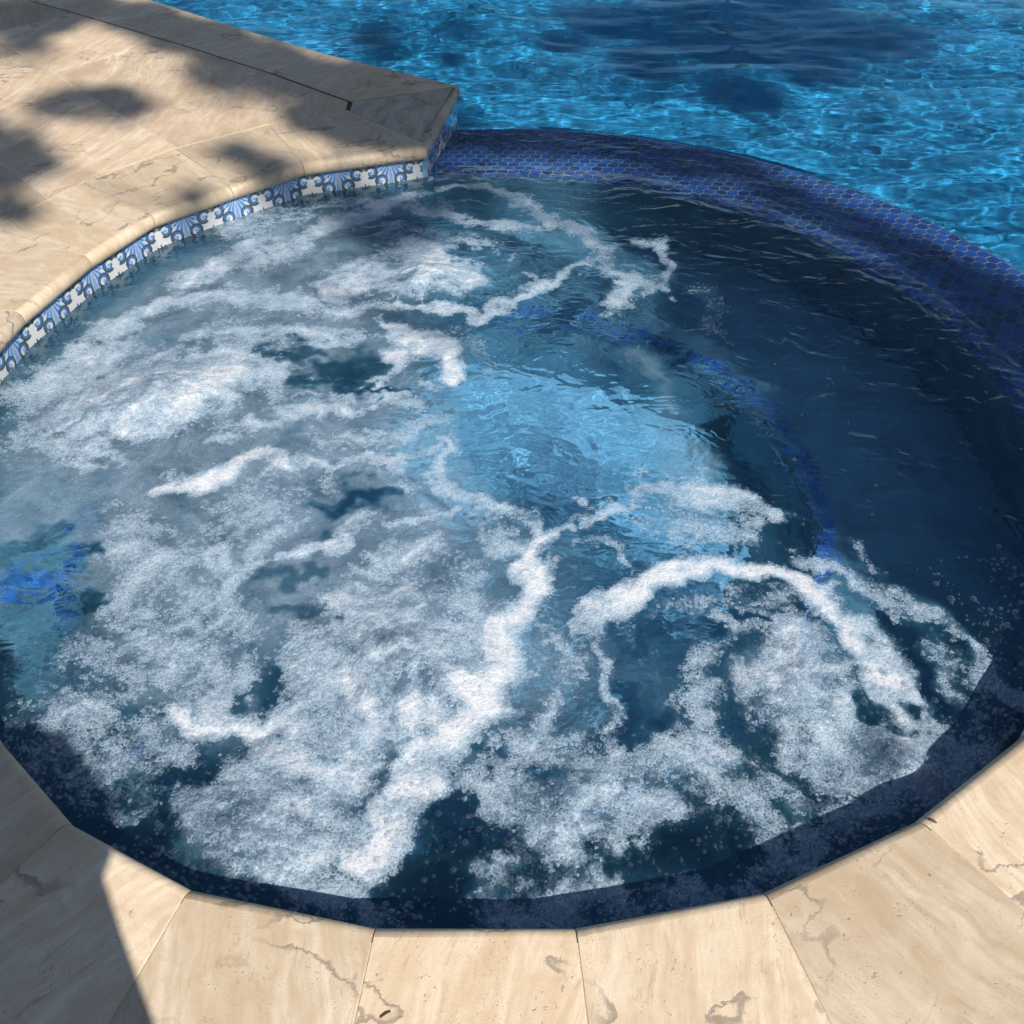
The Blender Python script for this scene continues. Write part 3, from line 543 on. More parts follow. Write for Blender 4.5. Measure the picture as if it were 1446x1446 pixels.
# ---------------------------------------------------------------- spillway
WT = WL-.016
def weir_z(r):
    """top of the spillway, gently falling to the pool and rounded at both edges"""
    z = WT-.018*np.clip((r-1.42)/.48, 0, 1)
    z = z-.03*np.clip((r-1.87)/.04, 0, 1)**2-.02*np.clip((1.435-r)/.03, 0, 1)**2
    return z
rs = [1.405, 1.41, 1.42, 1.435, 1.5, 1.6, 1.7, 1.8, 1.87, 1.885, 1.90, 1.91]
revolve(lambda a: [(r, float(weir_z(r))-.0035) for r in rs]+[(1.91, -.22)], -34, 104, 1.5, 'spillway', M_hexgrout, tub)
revolve(lambda a: [(1.909, -.215), (1.909, -1.0)], -34, 98.5, 1.5, 'wall', M_pool, tub)
def hexes():
    s = .0245; dx = s*math.sqrt(3); dy = 1.5*s; verts = []; faces = []
    nx = int(4/dx); ny = int(4/dy)
    for j in range(ny):
        for i in range(nx):
            x = -.7+i*dx+(dx/2 if j % 2 else 0); y = -1.2+j*dy; r = math.hypot(x, y); a = math.degrees(math.atan2(y, x))
            if not (1.43 < r < 1.895 and -33 < a < 103.5): continue
            if x < -.36 + (y-1.351)*.164: continue
            k = len(verts)
            for m in range(6):
                t_ = R(30+60*m); px = x+(s-.0023)*math.cos(t_); py = y+(s-.0023)*math.sin(t_)
                rr = min(1.905, max(1.41, math.hypot(px, py))); f_ = rr/math.hypot(px, py); verts.append((px*f_, py*f_, float(weir_z(rr))))
            faces.append(tuple(range(k, k+6)))
    # edge courses: small tiles wrapping both rounded edges
    for r0, r1 in ((1.405, 1.43), (1.893, 1.912)):
        a = -33.0
        while a < 103:
            da = math.degrees(.042/r0); k = len(verts)
            for rr, aa in ((r0, a+.05), (r0, a+da-.05), (r1, a+da-.05), (r1, a+.05)): verts.append((*pol(rr, aa), float(weir_z(rr))+.001))
            faces.append((k, k+1, k+2, k+3)); a += da
    o = mesh_obj('spillway_tile', verts, faces, M_hex, tub)
    c = hexcol(len(faces)); rep = np.array([len(f) for f in faces]); c = np.repeat(c, rep, 0)
    ca = o.data.color_attributes.new('Col', 'FLOAT_COLOR', 'CORNER'); ca.data.foreach_set('color', np.concatenate([c, np.ones((len(c), 1))], 1).astype(np.float32).ravel())
hexes()

# ---------------------------------------------------------------- pool shell
PZ = -.95
sheet('floor', -9, -1.2, 6.5, 7.7, PZ, M_pool, pool)
def vwall(pts, name, z0, z1, mat, parent):
    v = []; f = []
    for (x, y) in pts: v += [(x, y, z0), (x, y, z1)]
    for k in range(len(pts)-1): f.append((2*k, 2*k+1, 2*k+3, 2*k+2))
    return mesh_obj(name, v, f, mat, parent)
ppw = [tuple(np.array(q)+np.array((-.004, -.006))) for q in pp]
ppw[0] = (-.222, 1.909)
vwall(ppw+[(-9, 7.58)], 'wall', -.06, PZ, M_pool, pool)
vwall([(-9, 7.58), (6.38, 7.58), (6.38, -1.08), (1.6, -1.08)], 'wall', -.05, PZ, M_pool, pool)
tile_band([(-.219, 1.912), (-.245, 1.74), (-.33, 1.40)], 'wall', tub, ztop=-.238, h=.26, res=.02, mat=M_plaster)

# ---------------------------------------------------------------- water
def grid(x0, x1, y0, y1, d):
    xs = np.arange(x0, x1+d/2, d); ys = np.arange(y0, y1+d/2, d)
    X, Y = np.meshgrid(xs, ys, indexing='ij'); return X, Y

def cap_field(X, Y, strokes, soft, warp=None):
    """max-blended soft capsules"""
    D = np.zeros(X.shape)
    WX, WY = (X, Y) if warp is None else (X+warp[0], Y+warp[1])
    x0 = X[0, 0]; y0 = Y[0, 0]; d = X[1, 0]-X[0, 0]
    for s, pts in strokes:
        if len(pts) == 1: pts = [pts[0], pts[0]]
        for (ax, ay, aw), (bx, by, bw) in zip(pts[:-1], pts[1:]):
            pad = max(aw, bw)*(1+soft)+.05
            i0 = max(0, int((min(ax, bx)-pad-x0)/d)); i1 = min(X.shape[0], int((max(ax, bx)+pad-x0)/d)+2)
            j0 = max(0, int((min(ay, by)-pad-y0)/d)); j1 = min(X.shape[1], int((max(ay, by)+pad-y0)/d)+2)
            if i1 <= i0 or j1 <= j0: continue
            x = WX[i0:i1, j0:j1]; y = WY[i0:i1, j0:j1]
            vx, vy = bx-ax, by-ay; L2 = vx*vx+vy*vy+1e-9
            t = np.clip(((x-ax)*vx+(y-ay)*vy)/L2, 0, 1)
            dist = np.hypot(x-ax-t*vx, y-ay-t*vy); w = aw+(bw-aw)*t
            f = s*(1-sstep(1-soft*.9, 1+soft, dist/w))
            D[i0:i1, j0:j1] = np.maximum(D[i0:i1, j0:j1], f)
    return D

def water_mesh(name, X, Y, Z, keep, mat, attrs):
    nx, ny = X.shape
    idx = np.arange(nx*ny).reshape(nx, ny)
    k = keep[:-1, :-1] & keep[1:, :-1] & keep[1:, 1:] & keep[:-1, 1:]
    f = np.stack([idx[:-1, :-1][k], idx[1:, :-1][k], idx[1:, 1:][k], idx[:-1, 1:][k]], 1)
    used = np.zeros(nx*ny, bool); used[f.ravel()] = True
    remap = np.cumsum(used)-1
    v = np.stack([X.ravel(), Y.ravel(), Z.ravel()], 1)[used]; f = remap[f]
    o = mesh_obj(name, v, f, mat, smooth=True)
    for an, av in attrs.items():
        at = o.data.attributes.new(an, 'FLOAT', 'POINT'); at.data.foreach_set('value', av.ravel()[used].astype(np.float32))
    return o

def water_shader(t, tint=(.80, .93, .96), normal=None):
    """clear water: true refraction and reflection; the sun reaches the floor through it as caustics"""
    g_ = t.n('BsdfGlass', ins={'Color': tint, 'Roughness': 0.0, 'IOR': 1.333})
    if normal is not None: t.set(g_, 'Normal', normal)
    return g_.outputs[0]

def spa_material():
    t = NT('spa_water_and_froth')
    P = t.n('TexCoord').outputs['Object']
    F = t.n('Attribute', attribute_name='foam').outputs['Fac']
    K = t.n('Attribute', attribute_name='milk').outputs['Fac']
    tb_ = t.n('Attribute', attribute_name='turb').outputs['Fac']
    nz2 = t.noise(P, 70.0, 4, .6, .3)
    va = t.n('TexVoronoi', ins={'Vector': P, 'Scale': 118.0}); vb = t.n('TexVoronoi', ins={'Vector': P, 'Scale': 265.0})
    calm = t.mapr(F, .65, 1.05, 1.0, .45)
    def rn(v): return t.n('SeparateColor', ins={0: v.outputs['Color']}).outputs[0]
    def cover(v, a1, a2, a3):
        # noise is read at the middle of each bubble, so bubbles are kept or dropped whole
        q_ = v.outputs['Position']
        d_ = t.math('ADD', F, t.math('MULTIPLY', t.math('MULTIPLY', t.math('SUBTRACT', t.noise(q_, 22.0, 5, .60, .4), .5), a1), calm))
        d_ = t.math('ADD', d_, t.math('MULTIPLY', t.math('SUBTRACT', t.noise(q_, 75.0, 3, .6), .5), a2))
        return t.math('ADD', d_, t.math('MULTIPLY', t.math('SUBTRACT', rn(v), .5), a3))
    sc1 = t.math('MULTIPLY', 1.0, 1.0)
    dA = cover(va, .80, .55, .34); dB = cover(vb, .85, .55, .26)
    def px(v, k): return t.math('MULTIPLY', v.outputs['Distance'], k)
    # A: centimetre bubbles with bright walls and clear middles; B: fine froth
    rA = va.outputs['Distance']; rB = vb.outputs['Distance']
    rimA = t.mapr(rA, .18, .50, .06, .90); rimB = t.mapr(rB, .10, .44, .20, .92)
    opA = t.math('MULTIPLY', t.math('MULTIPLY', t.sstep(dA, .32, .52), rimA), t.math('MULTIPLY', t.math('SUBTRACT', 1.0, t.sstep(rA, .58, .70)), t.mapr(dA, .42, .95, .45, 1.0)))
    opB = t.math('MULTIPLY', t.math('MULTIPLY', t.sstep(dB, .36, .66), rimB), t.mapr(dB, .50, 1.15, .26, .95))
    dense = t.sstep(dB, .74, 1.36)
    op = t.math('MAXIMUM', opA, opB)
    op = t.math('MAXIMUM', op, t.math('MULTIPLY', dense, .97))
    ha = t.math('SUBTRACT', 1.0, t.math('POWER', rA, 2.0)); hb = t.math('SUBTRACT', 1.0, t.math('POWER', rB, 2.0))
    hh = t.math('ADD', t.math('MULTIPLY', ha, t.mapr(dense, 0, 1, .85, .15)), t.math('MULTIPLY', hb, t.mapr(dense, 0, 1, .40, .28)))
    hh = t.math('ADD', hh, t.math('MULTIPLY', t.noise(P, 13.0, 6, .55, .6), t.mapr(tb_, 0, 1, 4.5, 11.0)))
    bpf = t.n('Bump', ins={'Strength': .85, 'Distance': .0022, 'Height': hh})
    fc = t.mix(dense, (.36, .46, .56), (.57, .585, .62))
    fo = t.n('BsdfPrincipled', ins={'Base Color': fc, 'Roughness': .09, 'IOR': 1.33, 'Normal': bpf.outputs[0]})
    cov = op; fop = 1.0
    # aerated water: milk-blue cloud of fine bubbles under the surface; one stroke paints floor shade
    nm = t.noise(P, 8.0, 9, .70, .5)
    mk = t.math('MULTIPLY', K, t.mapr(nm, .30, .62, .45, 1.05), clamp=True)
    grain = t.mapr(rB, .1, .6, 1.12, .78)
    fine = t.n('Bump', ins={'Strength': .7, 'Distance': .0030, 'Height': t.math('ADD', nz2, t.math('MULTIPLY', hb, .35))})
    mcol = t.mix(t.math('MULTIPLY', t.sstep(K, .25, .95), t.mapr(nm, .32, .66, .50, 1.0), clamp=True), (.040, .165, .26), (.35, .45, .56))
    mcol = t.mix(1.0, mcol, t.n('CombineColor', ins={0: grain, 1: grain, 2: grain}).outputs[0], 'MULTIPLY')
    mb = t.n('BsdfPrincipled', ins={'Base Color': mcol, 'Roughness': .14, 'IOR': 1.33, 'Normal': fine.outputs[0]})
    sp_ = t.n('VectorMath', operation='DISTANCE', ins={0: t.n('VectorMath', operation='MULTIPLY', ins={0: P, 1: (1, 1, 0)}).outputs[0], 1: (.06, -.16, 0)})
    rr_ = t.math('ADD', t.math('MULTIPLY', sp_.outputs['Value'], 85.0), t.math('MULTIPLY', t.noise(P, 4.5, 3, .55), 16.0))
    rings = t.math('MULTIPLY', t.math('SINE', rr_), t.math('MULTIPLY', t.sstep(sp_.outputs['Value'], .62, .20), t.mapr(t.noise(P, 5.0, 2, .5), .35, .65, .05, .40)))
    wide = t.noise(t.n('Mapping', ins={'Vector': P, 'Rotation': (0, 0, .6), 'Scale': (1, 1.6, 1)}).outputs[0], 6.0, 2, .5, 1.4)
    hgt_ = t.math('ADD', t.math('ADD', t.math('MULTIPLY', t.noise(P, 21.0, 2, .4, 1.4), .50), t.math('MULTIPLY', wide, 3.0)), rings)
    wq = t.n('Attribute', attribute_name='calm').outputs['Fac']
    hgt_ = t.math('MULTIPLY', hgt_, t.mapr(wq, 0, 1, 1.0, .35))
    rp_ = t.n('Bump', ins={'Strength': .8, 'Distance': .0055, 'Height': hgt_})
    wa = water_shader(t, tint=(.78, .92, 1.0), normal=rp_.outputs[0])
    m1 = t.n('MixShader', ins={0: t.math('MULTIPLY', mk, .85)}); t.set(m1, 1, wa); t.set(m1, 2, mb.outputs[0])
    m2 = t.n('MixShader', ins={0: cov}); t.set(m2, 1, m1.outputs[0]); t.set(m2, 2, fo.outputs[0])
    return t.done(m2)

def build_spa_water():
    X, Y = grid(-1.45, 1.93, -1.45, 1.93, .0042)
    r = np.hypot(X, Y); a = np.degrees(np.arctan2(Y, X))
    wx = .028*fbm(X*9, Y*9, 4, 5); wy = .028*fbm(X*9+40, Y*9, 4, 9)
    wx += .03*fbm(X*2.5, Y*2.5, 2, 31); wy += .03*fbm(X*2.5, Y*2.5+30, 2, 33)
    mx_ = .016*fbm(X*16, Y*16, 3, 405); my_ = .016*fbm(X*16+5, Y*16, 3, 406)
    F = cap_field(X, Y, FOAM, .95, (wx*1.25+mx_, wy*1.25+my_))
    F = F*(.86+.26*fbm(X*3.6, Y*4.6, 3, 407))
    K = cap_field(X, Y, MILK, .75, (wx*1.5, wy*1.5))
    C = cap_field(X, Y, CLEAR, .80, (wx*1.6+mx_*2.2, wy*1.6+my_*2.2))
    # filaments drawn out by the current
    ax = X+.10*noise(X*2.2, Y*2.2, 301)+.05*noise(X*5, Y*5, 303); ay = Y+.10*noise(X*2.2+7, Y*2.2, 302)+.05*noise(X*5+3, Y*5, 304)
    fil = ridged(ax*7, ay*9, 305)*.6+ridged(ax*15, ay*18, 306)*.4
    F = F*(.90+.10*fil)+.20*(fil-.35)*np.clip(F*2, 0, 1)+.38*np.clip(K, 0, 1)*np.clip(fil, 0, 1)
    F = F*(1-C); K = .86*K*(1-.80*C)
    base = .68*sstep(.45, -.45, X+.35*Y)*sstep(1.5, 1.2, r)*sstep(-1.15, -.75, Y+.25*X) + .10*sstep(-.6, -1.1, Y) + .04; K = np.maximum(K, base*(1-.85*C))
    Fs = cap_field(X, Y, FOAM, 1.0)
    K = np.maximum(K, .72*np.clip(cap_field(X, Y, FOAM, 1.0, (wx*1.3, wy*1.3)), 0, 1)*(1-.8*C))
    boil = np.zeros(X.shape); turb = np.zeros(X.shape)
    for bx, by, h, br in BOILS:
        q = np.hypot(X-bx+.03*noise(X*5, Y*5, 56), Y-by+.03*noise(X*5, Y*5, 57))/br
        boil += (.30 if .2 < bx < .7 else .9)*h*np.exp(-q**2*1.2)*(.8+.35*noise(X*6+bx*7, Y*6, 55)); turb = np.maximum(turb, np.exp(-q**2))
    z = WL+.0030*noise(X*2.4, Y*2.4, 1)+.0011*noise(X*5.5+wx*4, Y*6.5+wy*4, 2)+.00022*noise(X*14+wx*8, Y*16+wy*8, 3)
    # short ripples stretched round the upwelling in the middle
    cx, cyy = .08, -.10; rad = np.hypot(X-cx, Y-cyy); th = np.arctan2(Y-cyy, X-cx)
    z += .00007*np.sin(rad*100+3*fbm(X*5, Y*5, 2, 71)*2.0)*np.exp(-((rad-.42)/.33)**2)*(.4+.6*noise(X*5, Y*5, 72))
    z += .0003*noise(th*4.0+wx*6, rad*12+wy*6, 77)*np.exp(-((rad-.85)/.35)**2)
    act = np.clip(np.maximum(F, turb), 0, 1)
    z += .0008*act*noise(X*8, Y*8, 21)
    lm = sstep(.22, -.12, X+.15*Y)*sstep(1.38, 1.25, r)
    z += boil+lm*(turb*(.0065*fbm(X*13+wx*12, Y*13+wy*12, 3, 8)+.0016*noise(X*60, Y*60, 15))+act*(.0028*fbm(X*11+wx*15, Y*11+wy*15, 3, 23)))
    edge = np.clip((1.40-r)/.1, 0, 1); 
    z += .0035*np.clip(Fs, 0, 1.1)
    # over the spillway the sheet thins and falls to the pool
    ow = np.clip((r-1.36)/.14, 0, 1); zw = weir_z(np.clip(r, 1.43, 1.86))+.009+.0022*noise(X*8, Y*8, 91)+.0007*noise(X*24+wx*20, Y*24, 92)
    zw = zw-.05*np.clip((r-1.86)/.06, 0, 1)**1.5
    inweir = (a > -34) & (a < 101)
    z = np.where(inweir, z*(1-ow)+zw*ow, z)
    keep = (r < 1.434) | (inweir & (r < 1.925))
    keep &= ~((X < -.312+(Y-1.351)*.164) & (r > 1.44))
    o = water_mesh('spa_water', X, Y, z, keep, spa_material(), {'foam': np.clip(F, 0, 1.2), 'milk': np.clip(K, 0, 1), 'turb': turb, 'calm': ow*inweir})
    tag(o, kind='structure')
    return X, Y, z, F, C
SX, SY, SZ, SF, SC_ = build_spa_water()

def pool_water_material():
    t = NT('pool_water')
    P = t.n('TexCoord').outputs['Object']
    rp_ = t.n('Bump', ins={'Strength': .8, 'Distance': .0004, 'Height': t.noise(t.n('Mapping', ins={'Vector': P, 'Rotation': (0, 0, -.25), 'Scale': (1, 2.1, 1)}).outputs[0], 11.0, 4, .55, .9)})
    return t.done(water_shader(t, tint=(.55, .88, .98), normal=rp_.outputs[0]))
def build_pool_water():
    X, Y = grid(-4.0, 6.4, -1.1, 7.6, .008)
    r = np.hypot(X, Y)
    wx = .15*fbm(X*1.3, Y*1.3, 3, 101); wy = .15*fbm(X*1.3+9, Y*1.3, 3, 103)
    z = PL+.009*noise(X*1.3+wx*2, Y*1.9, 104)+.0042*noise(X*3.4+wx*3, Y*5.2+wy*3, 105)+.0020*noise(X*6+wx*5, Y*11+wy*5, 106)+.00048*noise(X*14+wx*6, Y*27+wy*6, 107)+.00007*noise(X*30, Y*50, 108)
    near = np.exp(-np.clip(r-1.9, 0, 9)/.35); z = z-.5*near*(z-PL)
    z = np.minimum(z, PL+.03)
    keep = (r > 1.885)
    # left of the pool coping
    pl = [np.array(q)+np.array((-.02, -.03)) for q in PO]+[np.array((-4.6, 4.9))]
    xs = np.array([p[0] for p in pl][::-1]); ys = np.array([p[1] for p in pl][::-1])
    lim = np.interp(X, xs, ys); keep &= ~((X < -.21) & (Y < lim-.0))
    keep &= ~((X >= -.215) & (X < .0) & (r < 1.885)) & ~((X < 1.5) & (Y < 0) & (r < 1.9)) & ~((Y < -.85) & (X < 1.7))
    o = water_mesh('pool_water', X, Y, z, keep, pool_water_material(), {})
    tag(o, kind='structure')
build_pool_water()

# ---------------------------------------------------------------- loose bubbles riding on the spa water
def bubble_material():
    t = NT('soap_clear_bubble')
    lw = t.n('LayerWeight', ins={'Blend': .35}); rim = t.math('POWER', lw.outputs['Facing'], 2.6)
    gl = t.n('BsdfGlossy', ins={'Color': (1, 1, 1, 1), 'Roughness': .03}); tr = t.n('BsdfTransparent', ins={'Color': (.97, .98, 1, 1)})
    df = t.n('BsdfDiffuse', ins={'Color': (.56, .68, .78, 1)})
    a = t.n('MixShader', ins={0: t.mapr(rim, 0, 1, .10, .50)}); t.set(a, 1, tr.outputs[0]); t.set(a, 2, gl.outputs[0])
    b = t.n('MixShader', ins={0: t.mapr(rim, 0, 1, .01, .55)}); t.set(b, 1, a.outputs[0]); t.set(b, 2, df.outputs[0])
    return t.done(b)
def build_bubbles(count=42000):
    seg, ring = 10, 4
    tv = [(0, 0, 1)]; tf3 = []
    for k in range(1, ring+1):
        ph = k*math.pi/2/ring
        for j in range(seg): tv.append((math.sin(ph)*math.cos(2*math.pi*j/seg), math.sin(ph)*math.sin(2*math.pi*j/seg), math.cos(ph)))
    tf = [(0, 1+j, 1+(j+1) % seg, 1+(j+1) % seg) for j in range(seg)]
    for k in range(ring-1):
        for j in range(seg): a = 1+k*seg+j; b = 1+k*seg+(j+1) % seg; tf.append((a, a+seg, b+seg, b))
    tris = np.array([(f[0], f[1], f[2]) for f in tf[:seg]]+[(f[0], f[1], f[2]) for f in tf[seg:]]+[(f[0], f[2], f[3]) for f in tf[seg:]])
    tv = np.array(tv)
    # candidate points weighted by moderate froth density, nearer the viewer's side
    n = count*14
    x = rng.uniform(-1.36, 1.36, n); y = rng.uniform(-1.38, 1.0, n)
    i = np.clip(((x-SX[0, 0])/.0042).astype(int), 0, SX.shape[0]-1); j = np.clip(((y-SY[0, 0])/.0042).astype(int), 0, SX.shape[1]-1)
    f = SF[i, j]; rr = np.hypot(x, y)
    w = np.exp(-((f-.5)/.22)**2)*(.35+.65*sstep(.2, -.6, y))+.06*(f > .25)+.25*sstep(1.0, 1.3, rr)*(y < -.5)
    w = w+.55*sstep(-.85, -1.2, y)*sstep(1.02, 1.2, rr)*(x < .95)
    w = w*(1-SC_[i, j]*.985)*(rr < 1.385)*sstep(-.5, .3, fbm(x*7, y*7, 3, 201)+.2)
    sel = rng.uniform(0, 1, n) < w*.30
    x, y, i, j = x[sel][:count], y[sel][:count], i[sel][:count], j[sel][:count]
    z = SZ[i, j]; s = np.clip(rng.lognormal(math.log(.0022), .5, len(x)), .0012, .0085)
    # bigger splashing bubbles heaped on the jets' boils
    for bx, by, h, br in BOILS:
        if br > .18 or by > .4: continue
        m = 150 if by < -.6 else 60
        qx = bx+rng.normal(0, br*.42, m); qy = by+rng.normal(0, br*.42, m); ok = np.hypot(qx, qy) < 1.36; qx = qx[ok]; qy = qy[ok]
        ii = np.clip(((qx-SX[0, 0])/.0042).astype(int), 0, SX.shape[0]-1); jj = np.clip(((qy-SY[0, 0])/.0042).astype(int), 0, SX.shape[1]-1)
        x = np.concatenate([x, qx]); y = np.concatenate([y, qy]); z = np.concatenate([z, SZ[ii, jj]+rng.uniform(0, .006, len(qx))]); s = np.concatenate([s, np.clip(rng.lognormal(math.log(.0048), .45, len(qx)), .002, .013)])
    V = tv[None]*s[:, None, None]*np.array((1, 1, .8))+np.stack([x, y, z-.0006], 1)[:, None]
    Fc = tris[None]+(np.arange(len(x))*len(tv))[:, None, None]
    o = mesh_obj('bubbles', V.reshape(-1, 3), Fc.reshape(-1, 3), bubble_material(), smooth=True)
    tag(o, kind='stuff'); return len(x)
NB = build_bubbles()

# ---------------------------------------------------------------- small debris on the stone
M_twig = plain('brown_twig', (.09, .05, .03), .8, 400)
def twig(pts, r, name, label):
    verts = []; faces = []
    P = [np.array(p) for p in pts]
    for k, p in enumerate(P):
        d = P[min(k+1, len(P)-1)]-P[max(k-1, 0)]; d = d/np.linalg.norm(d); nn = np.array((-d[1], d[0], 0)); rr = r*(1-.5*abs(k/(len(P)-1)-.4))
        for j in range(6):
            t_ = j*math.pi/3; verts.append(tuple(p+nn*rr*math.cos(t_)+np.array((0, 0, rr*math.sin(t_)*.8))))
    for k in range(len(P)-1):
        for j in range(6): faces.append((k*6+j, k*6+(j+1) % 6, k*6+6+(j+1) % 6, k*6+6+j))
    faces.append(tuple(range(6))[::-1]); faces.append(tuple(range((len(P)-1)*6, len(P)*6)))
    o = mesh_obj(name, verts, faces, M_twig, smooth=True, loc=tuple(P[0])); tag(o, label, 'twig')
twig([[0.722, -1.2017, 0.004], [0.728, -1.2054, 0.005], [0.7339, -1.2091, 0.003]], .0026, 'twig', 'short dark brown twig scrap on the sunlit stone near the right edge of the water')
twig([[-0.1596, -1.5099, 0.003], [-0.152, -1.5052, 0.004], [-0.1452, -1.5014, 0.003]], .0013, 'twig', 'tiny reddish bit of twig on the pale stone at the bottom edge')


# ---------------------------------------------------------------- trees
def leaf_material(name, c, tr=.25):
    t = NT(name); g = t.n('NewGeometry'); nz = t.math('FRACT', t.math('MULTIPLY', g.outputs['Random Per Island'], 7.0))
    cc = t.mix(nz, tuple(x*.7 for x in c), tuple(x*1.35 for x in c))
    d = t.n('BsdfPrincipled', ins={'Base Color': cc, 'Roughness': .5}); tl = t.n('BsdfTranslucent', ins={'Color': cc})
    m = t.n('MixShader', ins={0: tr}); t.set(m, 1, d.outputs[0]); t.set(m, 2, tl.outputs[0]); return t.done(m)
M_leaf = leaf_material('green_leaf', (.06, .10, .03))
M_bark = plain('brown_bark', (.12, .09, .06), .9, 20, .3, .01)
def leaves(points, spread, per, size, flat=1.0):
    C_ = np.repeat(points, per, 0); n = len(C_); S = np.repeat(spread, per)[:, None]
    d = rng.normal(size=(n, 3)); d = d/np.linalg.norm(d, axis=1, keepdims=True)*(rng.uniform(0, 1, (n, 1))**.4)
    c = C_+d*S*np.array((1, 1, flat))
    u = rng.normal(size=(n, 3)); u /= np.linalg.norm(u, axis=1, keepdims=True); w = rng.normal(size=(n, 3)); v = np.cross(u, w); v /= np.linalg.norm(v, axis=1, keepdims=True)
    L = size*rng.uniform(.6, 1.3, (n, 1)); nn = np.cross(u, v)
    q = np.stack([c-u*L, c-v*L*.38+nn*L*.1, c+u*L, c+v*L*.38+nn*L*.1], 1).reshape(-1, 3)
    return q, np.arange(n*4).reshape(n, 4)
def tube(path, rad, seg=8):
    verts = []; faces = []
    P = [np.array(p, float) for p in path]
    for k, p in enumerate(P):
        d = P[min(k+1, len(P)-1)]-P[max(k-1, 0)]; d /= np.linalg.norm(d); a = np.cross(d, (.3, .9, .1)); a /= np.linalg.norm(a); b = np.cross(d, a)
        for j in range(seg): t_ = 2*math.pi*j/seg; verts.append(tuple(p+(a*math.cos(t_)+b*math.sin(t_))*rad[k]))
    for k in range(len(P)-1):
        for j in range(seg): faces.append((k*seg+j, k*seg+(j+1) % seg, (k+1)*seg+(j+1) % seg, (k+1)*seg+j))
    return verts, faces
def join(parts):
    V = []; Fc = []
    for v, f in parts:
        o = len(V); V += list(v); Fc += [tuple(i+o for i in q) for q in f]
    return V, Fc
def tree(name, label, base, pts, spread, per, size, flat=1.0, group=None, fork=.5, extra=None):
    root = empty(name, base); tag(root, label, 'tree', group)
    pts = np.array(pts); base = np.array(base); top = pts.mean(0)
    f = base+(top-base)*np.array((.35, .35, fork)); parts = [tube([base-(0, 0, .1), base+(f-base)*.5+(.08, .05, 0), f], [.20, .14, .10], 12)]
    pick = pts[rng.choice(len(pts), min(16, len(pts)), replace=False)]
    for p in pick: parts.append(tube([f, (f+p)/2+(0, 0, .25), p], [.035, .02, .008], 6))
    v, fc = join(parts); o = mesh_obj('trunk', v, fc, M_bark, root, smooth=True); o.matrix_parent_inverse = Matrix.Translation(-Vector(base))
    v, fc = leaves(pts, np.array(spread), per, size, flat)
    if extra is not None:
        v2, f2 = leaves(np.array(extra[0]), np.array(extra[1]), extra[2], size, flat); fc = np.concatenate([fc, f2+len(v)]); v = np.concatenate([v, v2])
    o = mesh_obj('crown', v, fc, M_leaf, root); o.matrix_parent_inverse = Matrix.Translation(-Vector(base))
    return root
Sv = np.array(SUN)
cp = []; cs = []
for (x, y, r_) in SHADE:
    k = rng.uniform(12.0, 13.6); cp.append(np.array((x, y, 0))+Sv*k); cs.append(r_*1.02)  # crown clumps set along the sun's rays to drop shade on chosen spots
ep = []; es = []
for q_ in range(180):
    x = rng.uniform(-3.2, .1); y = rng.uniform(.9, 3.4)
    if noise(np.array([x*1.7]), np.array([y*1.7]), 400)[0] < .0: continue
    ep.append(np.array((x, y, 0))+Sv*rng.uniform(12, 15)); es.append(rng.uniform(.06, .2))
for q_ in range(0):
    x = rng.uniform(.3, 3.6); y = rng.uniform(1.5, 4.4)
    ep.append(np.array((x, y, 0))+Sv*rng.uniform(12, 15)); es.append(rng.uniform(.06, .2))
tree('shade_tree', 'unseen leafy tree behind the viewer, its crown shaped to shade the far coping and the spillway', (8.2, -8.0, -.03), cp, cs, 420, .055, .9, fork=.62, extra=(ep, es, 60))
# trees and a hedge beyond the pool (they show as reflections)
for i_, (x, y, h, w) in enumerate([(-7.0, 14.5, 5.0, 2.0), (-1.5, 15.5, 6.0, 2.4), (3.5, 14.0, 9.0, 3.0), (8.5, 12.8, 10.0, 3.2)]):
    pts = [(x+rng.normal()*w*.45, y+rng.normal()*w*.4, h*rng.uniform(.42, 1.0)) for _ in range(60)]
    tree('garden_tree', ['low round tree at the far left beyond the pool', 'second garden tree from the left beyond the pool', 'tall broad tree straight beyond the pool', 'tallest tree beyond the right end of the pool'][i_], (x, y, -.03), pts, [w*.28]*60, 90, .12, group='trees beyond the pool')

# ---------------------------------------------------------------- the photographer, whose shadow falls on the stone
def skin(name, verts, edges, radii, mat, parent, root=0, sub=2):
    me = bpy.data.meshes.new(name); bm = bmesh.new()
    lay = bm.verts.layers.skin.verify()
    vs = [bm.verts.new(v) for v in verts]
    for v, r_ in zip(vs, radii): v[lay].radius = (r_, r_) if not hasattr(r_, '__len__') else r_
    vs[root][lay].use_root = True
    for a, b in edges: bm.edges.new((vs[a], vs[b]))
    bm.to_mesh(me); bm.free(); me.materials.append(mat)
    o = link(bpy.data.objects.new(name, me)); o.parent = parent
    m = o.modifiers.new('skin', 'SKIN'); m.use_smooth_shade = True
    s_ = o.modifiers.new('sub', 'SUBSURF'); s_.levels = s_.render_levels = sub
    return o
M_skin = plain('skin', (.45, .27, .19), .5, 60, .06, .0005); M_shirt = plain('navy_cotton_shirt', (.04, .06, .12), .9, 90)
M_short = plain('khaki_shorts', (.30, .25, .17), .9, 90); M_hair = plain('brown_hair', (.06, .035, .02), .6, 200, .4)
px, py = -.150, -2.40
per = empty('person', (px, py, 0)); tag(per, 'person in a navy shirt and khaki shorts standing at the near edge of the spa', 'person')
def q(x, y, z): return (x, y, z)
